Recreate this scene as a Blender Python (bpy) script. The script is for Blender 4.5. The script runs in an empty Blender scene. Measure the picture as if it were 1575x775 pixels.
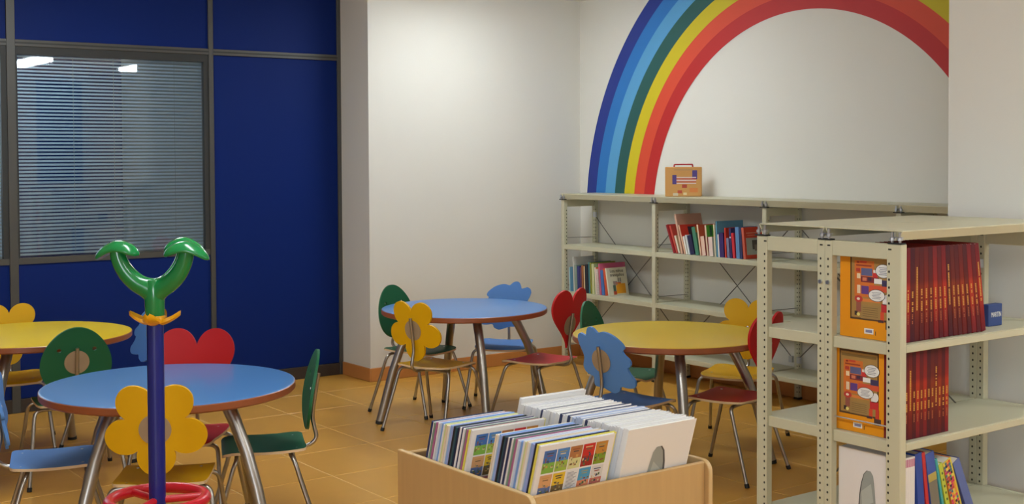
import bpy, bmesh, math, random
from mathutils import Vector, Matrix
random.seed(7)
S = bpy.context.scene
COL = S.collection
PI = math.pi

# ------------------------------------------------------------------ camera, world, exposure
cam_d = bpy.data.cameras.new('camera')
cam = bpy.data.objects.new('camera', cam_d)
COL.objects.link(cam)
S.camera = cam
cam_d.sensor_fit = 'HORIZONTAL'
cam_d.sensor_width = 36.0
cam_d.lens = 1925.72 / 1575.0 * 36.0
cam_d.shift_y = -(387.5 - 300.08) / 1575.0
cam_d.clip_start = 0.05
YAW, PITCH, ROLL, HC = -0.93793, 0.030821, -0.0048725, 1.58166
_f = Vector((math.sin(YAW) * math.cos(PITCH), math.cos(YAW) * math.cos(PITCH), -math.sin(PITCH)))
_r = Vector((math.cos(YAW), -math.sin(YAW), 0))
_u = _r.cross(_f)
_c, _s = math.cos(ROLL), math.sin(ROLL)
_R, _U = _c * _r + _s * _u, -_s * _r + _c * _u
cam.matrix_world = Matrix(((_R.x, _U.x, -_f.x, 0), (_R.y, _U.y, -_f.y, 0), (_R.z, _U.z, -_f.z, HC), (0, 0, 0, 1)))

world = bpy.data.worlds.new('world')
S.world = world
world.use_nodes = True
world.node_tree.nodes['Background'].inputs[0].default_value = (0.6, 0.7, 0.9, 1)
world.node_tree.nodes['Background'].inputs[1].default_value = 0.0

S.view_settings.view_transform = 'Standard'
S.view_settings.look = 'None'
S.view_settings.gamma = 1.0
S.view_settings.exposure = 0.0

LAMP_POWER = 30.5          # emission strength of the fluorescent diffusers
LAMP_COLOR = (0.88, 0.955, 1.0)
FILL_POWER = 170.0        # added cool fill from behind the camera, no window modelled
FILL_COLOR = (0.80, 0.90, 1.0)


# ------------------------------------------------------------------ materials
def lin(c):
    return c / 12.92 if c <= 0.04045 else ((c + 0.055) / 1.055) ** 2.4


def rgb(r, g, b):
    return (lin(r / 255), lin(g / 255), lin(b / 255), 1.0)


_MATS = {}


def M(name, col, rough=0.5, metal=0.0, vary=0.06, scale=6.0, bump=0.0, bscale=60.0, spec=0.5, coat=0.0, stretch=None):
    if name in _MATS:
        return _MATS[name]
    m = bpy.data.materials.new(name)
    _MATS[name] = m
    m.use_nodes = True
    nt = m.node_tree
    b = nt.nodes['Principled BSDF']
    c = rgb(*col)
    b.inputs['Roughness'].default_value = rough
    b.inputs['Metallic'].default_value = metal
    b.inputs['Specular IOR Level'].default_value = spec
    if coat:
        b.inputs['Coat Weight'].default_value = coat
        b.inputs['Coat Roughness'].default_value = 0.15
    tc = nt.nodes.new('ShaderNodeTexCoord')
    mp = nt.nodes.new('ShaderNodeMapping')
    nt.links.new(tc.outputs['Object'], mp.inputs['Vector'])
    if stretch:
        mp.inputs['Scale'].default_value = stretch
    n = nt.nodes.new('ShaderNodeTexNoise')
    n.inputs['Scale'].default_value = scale
    n.inputs['Detail'].default_value = 4
    nt.links.new(mp.outputs['Vector'], n.inputs['Vector'])
    mx = nt.nodes.new('ShaderNodeMix')
    mx.data_type = 'RGBA'
    mx.inputs['A'].default_value = tuple(max(0, x * (1 - vary)) for x in c[:3]) + (1,)
    mx.inputs['B'].default_value = tuple(min(1, x * (1 + vary)) for x in c[:3]) + (1,)
    nt.links.new(n.outputs['Fac'], mx.inputs['Factor'])
    nt.links.new(mx.outputs['Result'], b.inputs['Base Color'])
    if bump:
        n2 = nt.nodes.new('ShaderNodeTexNoise')
        n2.inputs['Scale'].default_value = bscale
        nt.links.new(mp.outputs['Vector'], n2.inputs['Vector'])
        bp = nt.nodes.new('ShaderNodeBump')
        bp.inputs['Strength'].default_value = bump
        bp.inputs['Distance'].default_value = 0.002
        nt.links.new(n2.outputs['Fac'], bp.inputs['Height'])
        nt.links.new(bp.outputs['Normal'], b.inputs['Normal'])
    return m


def emit(name, col, strength):
    m = bpy.data.materials.new(name)
    m.use_nodes = True
    nt = m.node_tree
    nt.nodes.clear()
    e = nt.nodes.new('ShaderNodeEmission')
    e.inputs[0].default_value = tuple(col) + (1,)
    e.inputs[1].default_value = strength
    o = nt.nodes.new('ShaderNodeOutputMaterial')
    nt.links.new(e.outputs[0], o.inputs[0])
    return m


def glass_mat():
    """thin pane: clear film with Fresnel reflection"""
    m = bpy.data.materials.new('window_glass')
    m.use_nodes = True
    nt = m.node_tree
    nt.nodes.clear()
    tr = nt.nodes.new('ShaderNodeBsdfTransparent')
    tr.inputs[0].default_value = (0.95, 0.98, 0.99, 1)
    gl = nt.nodes.new('ShaderNodeBsdfGlossy')
    gl.inputs['Roughness'].default_value = 0.02
    fr = nt.nodes.new('ShaderNodeFresnel')
    fr.inputs['IOR'].default_value = 1.7
    mx = nt.nodes.new('ShaderNodeMixShader')
    nt.links.new(fr.outputs[0], mx.inputs[0])
    nt.links.new(tr.outputs[0], mx.inputs[1])
    nt.links.new(gl.outputs[0], mx.inputs[2])
    o = nt.nodes.new('ShaderNodeOutputMaterial')
    nt.links.new(mx.outputs[0], o.inputs[0])
    return m


white_wall = M('white_paint', (222, 219, 210), 0.75, vary=0.02, scale=2.0, bump=0.15, bscale=180)
white_col = M('white_column_paint', (222, 222, 218), 0.7, vary=0.02, scale=2.0, bump=0.15, bscale=180)
ceil_m = M('ceiling_white', (236, 236, 232), 0.85, vary=0.02)
floor_m = M('ochre_tile', (208, 154, 64), 0.34, vary=0.12, scale=3.2, bump=0.08, bscale=40, coat=0.08)
grout_m = M('grout', (226, 190, 124), 0.7, vary=0.05)
base_m = M('baseboard_tile', (196, 132, 72), 0.4, vary=0.10, scale=5)
blue_panel = M('blue_laminate', (2, 34, 106), 0.6, vary=0.05, scale=2.5, spec=0.18)
frame_m = M('grey_aluminium', (84, 84, 82), 0.45, metal=0.3, vary=0.05)
frame_dark = M('dark_gasket', (48, 50, 50), 0.6, vary=0.05)
plinth_m = M('dark_plinth', (58, 48, 42), 0.6)
slat_m = M('blind_slat', (206, 224, 236), 0.4, vary=0.03)
cord_m = M('blind_cord', (200, 205, 205), 0.7)
glass_m = glass_mat()
cream = M('cream_enamel', (194, 191, 164), 0.42, vary=0.03, scale=3)
hole_m = M('punched_hole', (40, 38, 32), 0.9)
steel = M('brushed_chrome', (176, 172, 166), 0.34, metal=0.95, vary=0.04)
wire_m = M('brace_wire', (112, 110, 104), 0.4, metal=0.6)
zinc = M('zinc_bolt', (190, 194, 202), 0.3, metal=0.9)
black = M('black_rubber', (28, 28, 28), 0.6)
ply = M('ply_edge', (224, 196, 156), 0.55, vary=0.10, scale=30, stretch=(1, 1, 8))
plywood = M('ply_disc', (160, 138, 110), 0.55, vary=0.12, scale=20, stretch=(1, 1, 6))
rim_wood = M('table_rim_wood', (150, 84, 50), 0.35, vary=0.12, scale=10)
beech = M('beech_veneer', (192, 156, 104), 0.42, vary=0.10, scale=5, stretch=(9, 9, 0.7))
beech_edge = M('beech_edge', (204, 172, 122), 0.4, vary=0.05)
LAM = {
    'blue': M('laminate_sky_blue', (78, 132, 196), 0.3, vary=0.02, scale=3),
    'yellow': M('laminate_yellow', (216, 182, 6), 0.36, vary=0.02, scale=3),
}
SEAT = {
    'yellow': M('seat_yellow', (222, 170, 6), 0.5, spec=0.28, vary=0.03),
    'green': M('seat_green', (28, 96, 62), 0.5, spec=0.28, vary=0.05),
    'red': M('seat_red', (196, 32, 36), 0.5, spec=0.28, vary=0.03),
    'blue': M('seat_blue', (88, 138, 206), 0.5, spec=0.28, vary=0.03),
}


def flat(col, rough=0.5):
    return M('print_%d_%d_%d' % tuple(col), col, rough, vary=0.05, scale=25)


# ------------------------------------------------------------------ mesh builder
class MB:
    def __init__(self):
        self.v, self.f, self.mi, self.mats = [], [], [], []

    def m(self, mat):
        if mat not in self.mats:
            self.mats.append(mat)
        return self.mats.index(mat)

    def face(self, idx, mat):
        self.f.append(tuple(idx))
        self.mi.append(self.m(mat))

    def poly(self, pts, mat):
        b = len(self.v)
        self.v += [tuple(p) for p in pts]
        self.face(range(b, b + len(pts)), mat)

    def box(self, a, b, mat, X=None):
        x0, y0, z0 = a
        x1, y1, z1 = b
        P = [(x0, y0, z0), (x1, y0, z0), (x1, y1, z0), (x0, y1, z0), (x0, y0, z1), (x1, y0, z1), (x1, y1, z1), (x0, y1, z1)]
        if X:
            P = [tuple(X @ Vector(q)) for q in P]
        o = len(self.v)
        self.v += P
        for q in ((3, 2, 1, 0), (4, 5, 6, 7), (0, 1, 5, 4), (1, 2, 6, 5), (2, 3, 7, 6), (3, 0, 4, 7)):
            self.face([o + i for i in q], mat)

    def tube(self, pts, rad, mat, seg=10, caps=True):
        pts = [Vector(p) for p in pts]
        if not isinstance(rad, (list, tuple)):
            rad = [rad] * len(pts)
        n = len(pts)
        T = []
        for i in range(n):
            t = (pts[min(i + 1, n - 1)] - pts[max(i - 1, 0)]).normalized()
            T.append(t)
        up = Vector((0, 0, 1)) if abs(T[0].z) < 0.9 else Vector((1, 0, 0))
        nrm = T[0].cross(up).normalized()
        o = len(self.v)
        for i in range(n):
            nrm = (nrm - T[i] * nrm.dot(T[i])).normalized()
            bn = T[i].cross(nrm)
            for k in range(seg):
                a = 2 * PI * k / seg
                self.v.append(tuple(pts[i] + (nrm * math.cos(a) + bn * math.sin(a)) * rad[i]))
        for i in range(n - 1):
            for k in range(seg):
                k2 = (k + 1) % seg
                self.face((o + i * seg + k, o + i * seg + k2, o + (i + 1) * seg + k2, o + (i + 1) * seg + k), mat)
        if caps:
            self.face([o + k for k in range(seg)][::-1], mat)
            self.face([o + (n - 1) * seg + k for k in range(seg)], mat)

    def lathe(self, prof, mat, seg=32, c=(0, 0, 0)):
        # prof: (r, z[, mat of the band that ends here])
        o = len(self.v)
        for q in prof:
            for k in range(seg):
                a = 2 * PI * k / seg
                self.v.append((c[0] + q[0] * math.cos(a), c[1] + q[0] * math.sin(a), c[2] + q[1]))
        for i in range(len(prof) - 1):
            mm = prof[i + 1][2] if len(prof[i + 1]) > 2 else mat
            for k in range(seg):
                k2 = (k + 1) % seg
                self.face((o + i * seg + k, o + i * seg + k2, o + (i + 1) * seg + k2, o + (i + 1) * seg + k), mm)

    def build(self, name, parent=None, smooth=None):
        me = bpy.data.meshes.new(name)
        me.from_pydata(self.v, [], self.f)
        for x in self.mats:
            me.materials.append(x)
        me.polygons.foreach_set('material_index', self.mi)
        if smooth:
            me.polygons.foreach_set('use_smooth', [True] * len(me.polygons))
            me.set_sharp_from_angle(angle=math.radians(smooth))
        me.update()
        return link(name, me, parent)


def link(name, me, parent=None):
    o = bpy.data.objects.new(name, me)
    COL.objects.link(o)
    if parent:
        o.parent = parent
    return o


def thing(name, label, cat, loc=(0, 0, 0), rz=0.0, group=None):
    o = bpy.data.objects.new(name, None)
    o.empty_display_size = 0.1
    COL.objects.link(o)
    o.location = loc
    o.rotation_euler = (0, 0, rz)
    tag(o, label, cat, group)
    return o


def tag(o, label, cat, group=None):
    o['label'] = label
    o['category'] = cat
    if group:
        o['group'] = group
    return o


def struct(o):
    o['kind'] = 'structure'
    return o


def bev(o, w=0.002, seg=1):
    md = o.modifiers.new('edge', 'BEVEL')
    md.width = w
    md.segments = seg
    md.limit_method = 'ANGLE'
    return o


def dup_tree(o, parent=None):
    c = o.copy()
    COL.objects.link(c)
    if parent:
        c.parent = parent
    for ch in list(o.children):
        dup_tree(ch, c)
    return c


def boxo(name, a, b, mat, parent=None, bw=0.0):
    q = MB()
    q.box(a, b, mat)
    o = q.build(name, parent)
    if bw:
        bev(o, bw)
    return o


ORD = 'first second third fourth fifth sixth seventh eighth ninth tenth eleventh twelfth thirteenth fourteenth fifteenth sixteenth seventeenth eighteenth nineteenth twentieth'.split()
for _t, _n in (('twenty', 'thirtieth'), ('thirty', 'fortieth'), ('forty', 'fiftieth')):
    ORD += [_t + '-' + w for w in ORD[:9]] + [_n]


def text_mesh(body, size, mat, align='CENTER'):
    cu = bpy.data.curves.new('lettering', 'FONT')
    cu.body = body
    cu.size = size
    cu.align_x = align
    cu.align_y = 'CENTER'
    cu.extrude = 0.0004
    cu.resolution_u = 3
    tmp = bpy.data.objects.new('lettering_source', cu)
    COL.objects.link(tmp)
    dg = bpy.context.evaluated_depsgraph_get()
    me = bpy.data.meshes.new_from_object(tmp.evaluated_get(dg))
    bpy.data.objects.remove(tmp)
    bpy.data.curves.remove(cu)
    me.materials.clear()
    me.materials.append(mat)
    return me


# ------------------------------------------------------------------ room shell
XP = -8.073      # blue partition
XW = -7.673      # white left wall
YC = 4.385       # where the partition meets the corner
YB = 6.30        # rainbow wall
XR, YF, ZC = 4.0, -3.0, 2.80
PX0, PY0, PX1 = -3.268, 4.75, -2.88   # square column on the right

# floor: laid tiles, each one a part
fl = struct(boxo('floor', (XP - 0.1, YF - 0.1, -0.06), (XR + 0.1, YB + 0.1, -0.0016), grout_m))
PT = 0.505
tm = MB()
G_ = 0.0032
tm.box((-PT / 2 + G_, -PT / 2 + G_, -0.006), (PT / 2 - G_, PT / 2 - G_, 0.0), floor_m)
tile_me = None
ix0 = int(math.floor((XP + 5.51) / PT)) - 0
cnt = 0
for i in range(-6, 9):
    for j in range(-6, 7):
        x0, y0 = -5.51 + i * PT, 2.928 + j * PT
        if x0 + PT < XP + 0.02 or y0 > YB or (y0 > YC and x0 + PT < XW):
            continue
        if tile_me is None:
            o = tm.build('tile', fl)
            bev(o, 0.0012)
            tile_me = o.data
        else:
            o = link('tile', tile_me, fl)
            bev(o, 0.0012)
        o.location = (x0 + PT / 2, y0 + PT / 2, random.uniform(-0.0006, 0.0))
        o.rotation_euler = (0, 0, random.choice((0, PI / 2, PI, -PI / 2)))
        cnt += 1
rest = MB()
for i in range(-6, 20):
    for j in range(-12, 7):
        if -6 <= i < 9 and j >= -6:
            continue
        x0, y0 = -5.51 + i * PT, 2.928 + j * PT
        if x0 > XR or y0 > YB or y0 < YF - PT:
            continue
        rest.box((x0 + G_, y0 + G_, -0.006), (x0 + PT - G_, y0 + PT - G_, 0.0), floor_m)
ro = rest.build('tiles_behind_camera', fl)
ro['kind'] = 'stuff'

struct(boxo('ceiling', (XP - 2.0, YF - 0.1, ZC), (XR + 0.1, YB + 0.1, ZC + 0.08), ceil_m))
struct(boxo('wall_left', (XP - 0.02, YC, 0), (XW, YB + 0.1, ZC), white_wall))
struct(boxo('wall_back', (XW, YB, 0), (XR + 0.1, YB + 0.1, ZC), white_wall))
struct(boxo('wall_right', (XR, YF - 0.1, 0), (XR + 0.1, YB, ZC), white_wall))
struct(boxo('wall_front', (XP, YF - 0.1, 0), (XR, YF, ZC), white_wall))
struct(boxo('wall_column', (PX0, PY0, 0), (PX1, YB, ZC), white_col))
d1 = struct(boxo('door_1', (XR - 0.03, 5.60, 0), (XR, YB, ZC), M('door_blue', (30, 92, 170), 0.5)))  # blue panel on the unseen wall, added for its reflection in the window pane
boxo('door_panel', (XR - 0.034, 5.66, 0.2), (XR - 0.03, 6.24, 2.0), M('door_blue', (30, 92, 170), 0.5), d1)

# baseboards
struct(boxo('baseboard_corner', (XP + 0.012, YC - 0.012, 0), (XW + 0.012, YC, 0.095), base_m, bw=0.003))
struct(boxo('baseboard_left', (XW, YC, 0), (XW + 0.012, YB - 0.012, 0.095), base_m, bw=0.003))
struct(boxo('baseboard_back', (XW, YB - 0.012, 0), (PX0, YB, 0.095), base_m, bw=0.003))
struct(boxo('baseboard_column', (PX0 - 0.012, PY0 - 0.012, 0), (PX1, PY0, 0.095), base_m, bw=0.003))

# blue partition with posts, rails and two glazed openings
part = bpy.data.objects.new('wall_partition', None)
COL.objects.link(part)
struct(part)
PY = [-2.95, -1.81, -0.51, 0.79, 2.092, 3.394, YC - 0.012]
ZB, ZR, ZW0 = 0.085, 2.300, 0.955


def ppanel(y0, y1, z0, z1):
    bev(boxo('panel', (XP - 0.05, y0, z0), (XP - 0.012, y1, z1), blue_panel, part), 0.003)


for k in range(len(PY) - 1):
    y0, y1 = PY[k], PY[k + 1]
    w0 = 0.026 if k != 4 else 0.026
    ppanel(y0, y1, ZR, ZC)
    if k in (3, 4):
        ppanel(y0, y1, ZB, ZW0 - 0.02)
    else:
        ppanel(y0, y1, ZB, ZR)
for k, y in enumerate(PY):
    w = (0.052 if k in (3, 4) else 0.034) if k < 6 else 0.03
    o = boxo('mullion', (XP - 0.05, y - w / 2, 0.0), (XP + 0.004, y + w / 2, ZC), frame_m, part, 0.002)
o = boxo('rail', (XP - 0.05, PY[0], ZR - 0.02), (XP + 0.002, PY[-1], ZR + 0.022), frame_m, part, 0.002)
o = boxo('rail_groove', (XP + 0.0015, PY[0], ZR - 0.004), (XP + 0.0028, PY[-1], ZR + 0.006), frame_dark, part)
o = boxo('plinth', (XP - 0.05, PY[0], 0), (XP + 0.001, PY[-1], ZB), plinth_m, part, 0.002)

for n, (y0, y1) in enumerate(((2.092, 3.394), (0.79, 2.092))):
    ya, yb = y0 + 0.026, y1 - (0.017 if n == 0 else 0.026)
    fr = MB()
    za, zb = ZW0 - 0.03, ZR - 0.02
    t = 0.034
    fr.box((XP - 0.045, ya, za), (XP - 0.004, yb, za + 0.038), frame_m)
    fr.box((XP - 0.045, ya, zb - 0.05), (XP - 0.004, yb, zb), frame_dark)
    fr.box((XP - 0.045, ya, za), (XP - 0.006, ya + 0.012, zb), frame_dark)
    fr.box((XP - 0.045, yb - t, za), (XP - 0.006, yb, zb), frame_dark)
    wo = struct(fr.build('window_%d' % (n + 1)))
    g = MB()
    g.box((XP - 0.024, ya + 0.005, za + 0.01), (XP - 0.018, yb - 0.005, zb - 0.01), glass_m)
    g.build('pane', wo)
    # venetian blind behind the pane
    lab = ('grey venetian blind hanging behind the wide window of the blue partition' if n == 0
           else 'grey venetian blind in the window cut off by the photo\'s left edge')
    bl = thing('venetian_blind', lab, 'blind', (XP - 0.075, (ya + yb) / 2, zb - 0.045))
    L = (yb - ya) / 2 - 0.018
    hr = MB()
    hr.box((-0.018, -L, 0.0), (0.018, L, 0.035), slat_m)
    hr.build('headrail', bl)
    sm = MB()
    N = 5
    ang = math.radians(33)
    pts = []
    for q in range(N):
        u = (q / (N - 1) - 0.5)
        s_ = u * 0.025
        b_ = 0.0022 * (1 - 4 * u * u)
        # room-side edge low
        pts.append((s_ * math.cos(ang) + b_ * math.sin(ang), -s_ * math.sin(ang) + b_ * math.cos(ang)))
    for q in range(N - 1):
        (xa, z1), (xb, z2) = pts[q], pts[q + 1]
        sm.poly([(xa, -L, z1), (xb, -L, z2), (xb, L, z2), (xa, L, z1)], slat_m)
    me = None
    pitch = 0.0226
    ns = int((zb - 0.05 - za - 0.05) / pitch)
    for q in range(ns):
        if me is None:
            o = sm.build('slat', bl, smooth=60)
            me = o.data
        else:
            o = link('slat', me, bl)
        o.location = (0, 0, -0.012 - q * pitch)
    br = MB()
    br.box((-0.012, -L, -0.012 - ns * pitch - 0.006), (0.012, L, -0.012 - ns * pitch + 0.006), slat_m)
    br.build('bottom_bar', bl)
    cd = MB()
    for yy in (-0.26, 0.0, 0.41) if n == 0 else (-0.3, 0.3):
        cd.tube([(0.013, yy, 0.0), (0.013, yy, -0.012 - ns * pitch)], 0.0012, cord_m, 5)
    cd.build('cord', bl)

# the office behind the blinds
ofc = M('office_paint', (190, 196, 192), 0.8)
struct(boxo('wall_office', (XP - 2.0, YF, 0), (XP - 1.9, YB, ZC), ofc))
struct(boxo('wall_office_near', (XP - 1.9, 0.3, 0), (XP - 0.16, 0.36, ZC), ofc))
struct(boxo('wall_office_far', (XP - 1.9, 4.4, 0), (XP - 0.16, 4.46, ZC), ofc))
struct(boxo('floor_office', (XP - 1.9, 0.3, -0.06), (XP - 0.11, 4.46, 0), M('office_floor', (120, 100, 74), 0.5)))
struct(boxo('trim_1', (XP - 1.9, 2.62, 0), (XP - 1.86, 3.42, ZC - 0.2), blue_panel))

# rainbow painted on the wall
rain = struct(bpy.data.objects.new('trim_2', None))
COL.objects.link(rain)
rain['label'] = 'large seven-band rainbow mural arching over the white shelves'
cols = [(30, 52, 140), (36, 116, 192), (86, 158, 208), (28, 86, 84), (206, 188, 20), (216, 72, 44), (188, 30, 30)]
R0, R1, CX, CZ = 2.185, 1.418, -5.41, 1.10
for k, c in enumerate(cols):
    ra = R0 + (R1 - R0) * k / 7.0
    rb = R0 + (R1 - R0) * (k + 1) / 7.0
    m_ = M('mural_paint_%d' % k, c, 0.6, vary=0.03, scale=3)
    q = MB()
    n = 144
    P = []
    for i in range(n + 1):
        a = PI * i / n
        for r in (ra, rb):
            P.append((CX + r * math.cos(a), CZ + r * math.sin(a)))
    yy = YB - 0.0025
    for i in range(n):
        a_, b_, c_, d_ = P[2 * i], P[2 * i + 1], P[2 * i + 3], P[2 * i + 2]
        if min(a_[1], b_[1], c_[1], d_[1]) < 1.24 or max(a_[1], b_[1], c_[1], d_[1]) > ZC + 0.1 or min(a_[0], d_[0]) < XW or max(a_[0], b_[0]) > PX0 + 0.2:
            continue
        q.poly([(a_[0], yy, a_[1]), (b_[0], yy, b_[1]), (c_[0], yy, c_[1]), (d_[0], yy, d_[1])], m_)
    q.build('rainbow_band', rain)

# ------------------------------------------------------------------ lamps
diff_m = emit('lamp_diffuser', LAMP_COLOR, LAMP_POWER)
lamp_rows = [(-6.5, 4.9), (-6.5, 2.1), (-3.4, 1.6), (-0.75, 1.4), (-0.75, 4.2), (-0.75, 5.6)]
for i, (x, y) in enumerate(lamp_rows):
    l = thing('ceiling_lamp', '%s fluorescent ceiling lamp counted from the blue partition, above the tables' % ORD[i], 'lamp', (x, y, ZC - 0.05))
    q = MB()
    q.box((-0.62, -0.14, 0.0), (0.62, 0.14, 0.05), cream)
    q.build('lamp_housing', l)
    q = MB()
    q.box((-0.6, -0.11, -0.045), (0.6, 0.11, 0.0), diff_m)
    q.build('diffuser', l)

# added fill lights: plain area sources without openings in the walls
def area(name, loc, target, sx, sy, power, col):
    ld = bpy.data.lights.new(name, 'AREA')
    ld.shape = 'RECTANGLE'
    ld.size, ld.size_y = sx, sy
    ld.energy = power
    ld.color = col
    o = bpy.data.objects.new(name, ld)
    COL.objects.link(o)
    o.location = loc
    o.rotation_euler = (Vector(target) - Vector(loc)).to_track_quat('-Z', 'Y').to_euler()
    return o


area('office_daylight', (XP - 1.7, 1.6, 2.0), (XP - 0.1, 2.4, 1.6), 1.6, 1.0, 30.0, (0.72, 0.86, 1.0))  # unseen bluish fill added to brighten the slats and the gaps between them
area('window_daylight', (1.5, YF + 0.1, 1.6), (-3.0, 5.0, 1.2), 3.0, 1.4, FILL_POWER, FILL_COLOR)  # cool fill added for the column and near shelves, standing for daylight


# ------------------------------------------------------------------ tables
def table(cx, cy, ang, kind, label):
    t = thing('round_table', label, 'table', (cx, cy, 0), math.radians(ang), 'round tables for children')
    R, h = 0.5, 0.673
    q = MB()
    q.lathe([(0.0, h, LAM[kind]), (R - 0.012, h, LAM[kind]), (R - 0.003, h - 0.002, LAM[kind]), (R, h - 0.005, rim_wood), (R, h - 0.027, rim_wood),
             (R - 0.006, h - 0.033, rim_wood), (0.0, h - 0.033, rim_wood)], rim_wood, 72)
    q.build('tabletop', t, smooth=40)
    for k in range(4):
        a = k * PI / 2
        ca, sa = math.cos(a), math.sin(a)
        prof = [(0.285, h - 0.036), (0.335, 0.56), (0.395, 0.44), (0.445, 0.30), (0.485, 0.15), (0.522, 0.016)]
        q = MB()
        q.tube([(r * ca, r * sa, z) for r, z in prof], [0.026, 0.026, 0.025, 0.0245, 0.024, 0.023], steel, 16)
        lg = q.build('leg', t, smooth=50)
        q = MB()
        q.tube([(0.5215 * ca, 0.5215 * sa, 0.018), (0.5245 * ca, 0.5245 * sa, 0.0)], 0.0245, black, 16)
        q.build('foot_cap', lg, smooth=50)
        q = MB()
        q.lathe([(0.0, h - 0.034), (0.05, h - 0.034), (0.05, h - 0.04), (0.0, h - 0.04)], steel, 16, (0.285 * ca, 0.285 * sa, 0))
        q.build('leg_plate', lg, smooth=40)
    return t


TB = [(-4.875, 1.858), (-6.248, 4.223), (-4.667, 4.423), (-6.720, 1.824)]
table(*TB[0], 25, 'blue', 'large blue round table nearest the camera, behind the blue pole')
table(*TB[1], 70, 'blue', 'blue round table standing beside the white wall corner')
table(*TB[2], 55, 'yellow', 'yellow round table in front of the cream wall shelves')
table(*TB[3], 52, 'yellow', 'yellow round table before the blue partition, cut by the left edge')


# ------------------------------------------------------------------ chairs
def spline_pts(pts, n=6):
    out = []
    P = [Vector(p) for p in pts]
    for i in range(len(P) - 1):
        p0, p1, p2, p3 = P[max(i - 1, 0)], P[i], P[i + 1], P[min(i + 2, len(P) - 1)]
        for k in range(n):
            t = k / n
            out.append(0.5 * ((2 * p1) + (-p0 + p2) * t + (2 * p0 - 5 * p1 + 4 * p2 - p3) * t * t + (-p0 + 3 * p1 - 3 * p2 + p3) * t ** 3))
    out.append(P[-1])
    return out


def out_flower():
    o = []
    for i in range(120):
        a = 2 * PI * i / 120
        r = 0.098 + 0.070 * abs(math.cos(2.5 * (a + PI / 2))) ** 0.75
        o.append((r * math.cos(a) * 1.03, r * math.sin(a)))
    return [(x * 1.09, y * 1.09) for x, y in o]


def out_heart():
    o = []
    for i in range(80):
        t = 2 * PI * i / 80
        x = 16 * math.sin(t) ** 3
        y = 13 * math.cos(t) - 5 * math.cos(2 * t) - 2 * math.cos(3 * t) - math.cos(4 * t)
        o.append((x / 32 * 0.352, (y + 2.5) / 29 * 0.352 + 0.034))
    return o


def out_egg():
    o = []
    for i in range(72):
        t = 2 * PI * i / 72
        y = 0.168 * math.sin(t)
        x = 0.165 * math.cos(t) * (1 - 0.16 * math.sin(t))
        o.append((x, y))
    return o


_BC = [(65, 210), (75, 165), (110, 140), (150, 150), (185, 155), (195, 120), (215, 75), (250, 62), (290, 75), (325, 108), (345, 112), (390, 98), (450, 105),
       (520, 135), (575, 180), (605, 215), (612, 250), (590, 275), (605, 310), (650, 355), (663, 395), (650, 430), (628, 440), (635, 480), (665, 530),
       (690, 570), (688, 615), (665, 640), (610, 645), (550, 635), (530, 650), (520, 680), (470, 708), (420, 700), (380, 685), (340, 670), (290, 668),
       (245, 665), (230, 640), (235, 590), (225, 565), (180, 555), (130, 530), (108, 490), (110, 450), (125, 410), (130, 370), (105, 310), (80, 260)]


def out_cloud():
    P = [((x - 345) / 625 * 0.335, (385 - y) / 645 * 0.315) for x, y in _BC]
    P = [(x, y, 0) for x, y in P] + [(P[0][0], P[0][1], 0)]
    S_ = spline_pts(P, 3)[:-1]
    return [(p.x, p.y) for p in S_]


def plate_mesh(name, outline, holes, mat, thick=0.012, curve=0.55):
    cu = bpy.data.curves.new('outline', 'CURVE')
    cu.dimensions = '2D'
    cu.fill_mode = 'BOTH'
    cu.extrude = thick / 2
    for ol in [outline] + holes:
        s = cu.splines.new('POLY')
        s.points.add(len(ol) - 1)
        for i, (x, y) in enumerate(ol):
            s.points[i].co = (x, y, 0, 1)
        s.use_cyclic_u = True
    tmp = bpy.data.objects.new('outline_source', cu)
    COL.objects.link(tmp)
    dg = bpy.context.evaluated_depsgraph_get()
    me = bpy.data.meshes.new_from_object(tmp.evaluated_get(dg))
    bpy.data.objects.remove(tmp)
    bpy.data.curves.remove(cu)
    me.name = name
    bm = bmesh.new()
    bm.from_mesh(me)
    bmesh.ops.remove_doubles(bm, verts=bm.verts, dist=1e-6)
    for k in range(-7, 8):
        g = bm.verts[:] + bm.edges[:] + bm.faces[:]
        bmesh.ops.bisect_plane(bm, geom=g, plane_co=(k * 0.022, 0, 0), plane_no=(1, 0, 0))
    bmesh.ops.recalc_face_normals(bm, faces=bm.faces)
    bm.normal_update()
    for f in bm.faces:
        f.material_index = 0 if abs(f.normal.z) > 0.6 else 1
        f.smooth = True
    # plate plane (x, y) -> chair plane (x, z); thickness along chair y; edges curl towards the sitter
    for v in bm.verts:
        x, y, z = v.co
        v.co = (x, -z + curve * x * x, y)
    bmesh.ops.recalc_face_normals(bm, faces=bm.faces)
    bm.to_mesh(me)
    bm.free()
    me.materials.clear()
    me.materials.append(mat)
    me.materials.append(ply)
    me.set_sharp_from_angle(angle=math.radians(35))
    return me


def circ(cx, cy, r, n=14):
    return [(cx + r * math.cos(2 * PI * i / n), cy + r * math.sin(2 * PI * i / n)) for i in range(n)]


HS = 0.385
BACKS = {
    'yellow': plate_mesh('flower_back', out_flower(), [], SEAT['yellow']),
    'red': plate_mesh('heart_back', out_heart(), [], SEAT['red']),
    'green': plate_mesh('egg_back', out_egg(), [circ(-0.082, 0.056, 0.0105), circ(0.082, 0.056, 0.0105)], SEAT['green']),
    'blue': plate_mesh('cloud_back', out_cloud(), [], SEAT['blue']),
}


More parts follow.
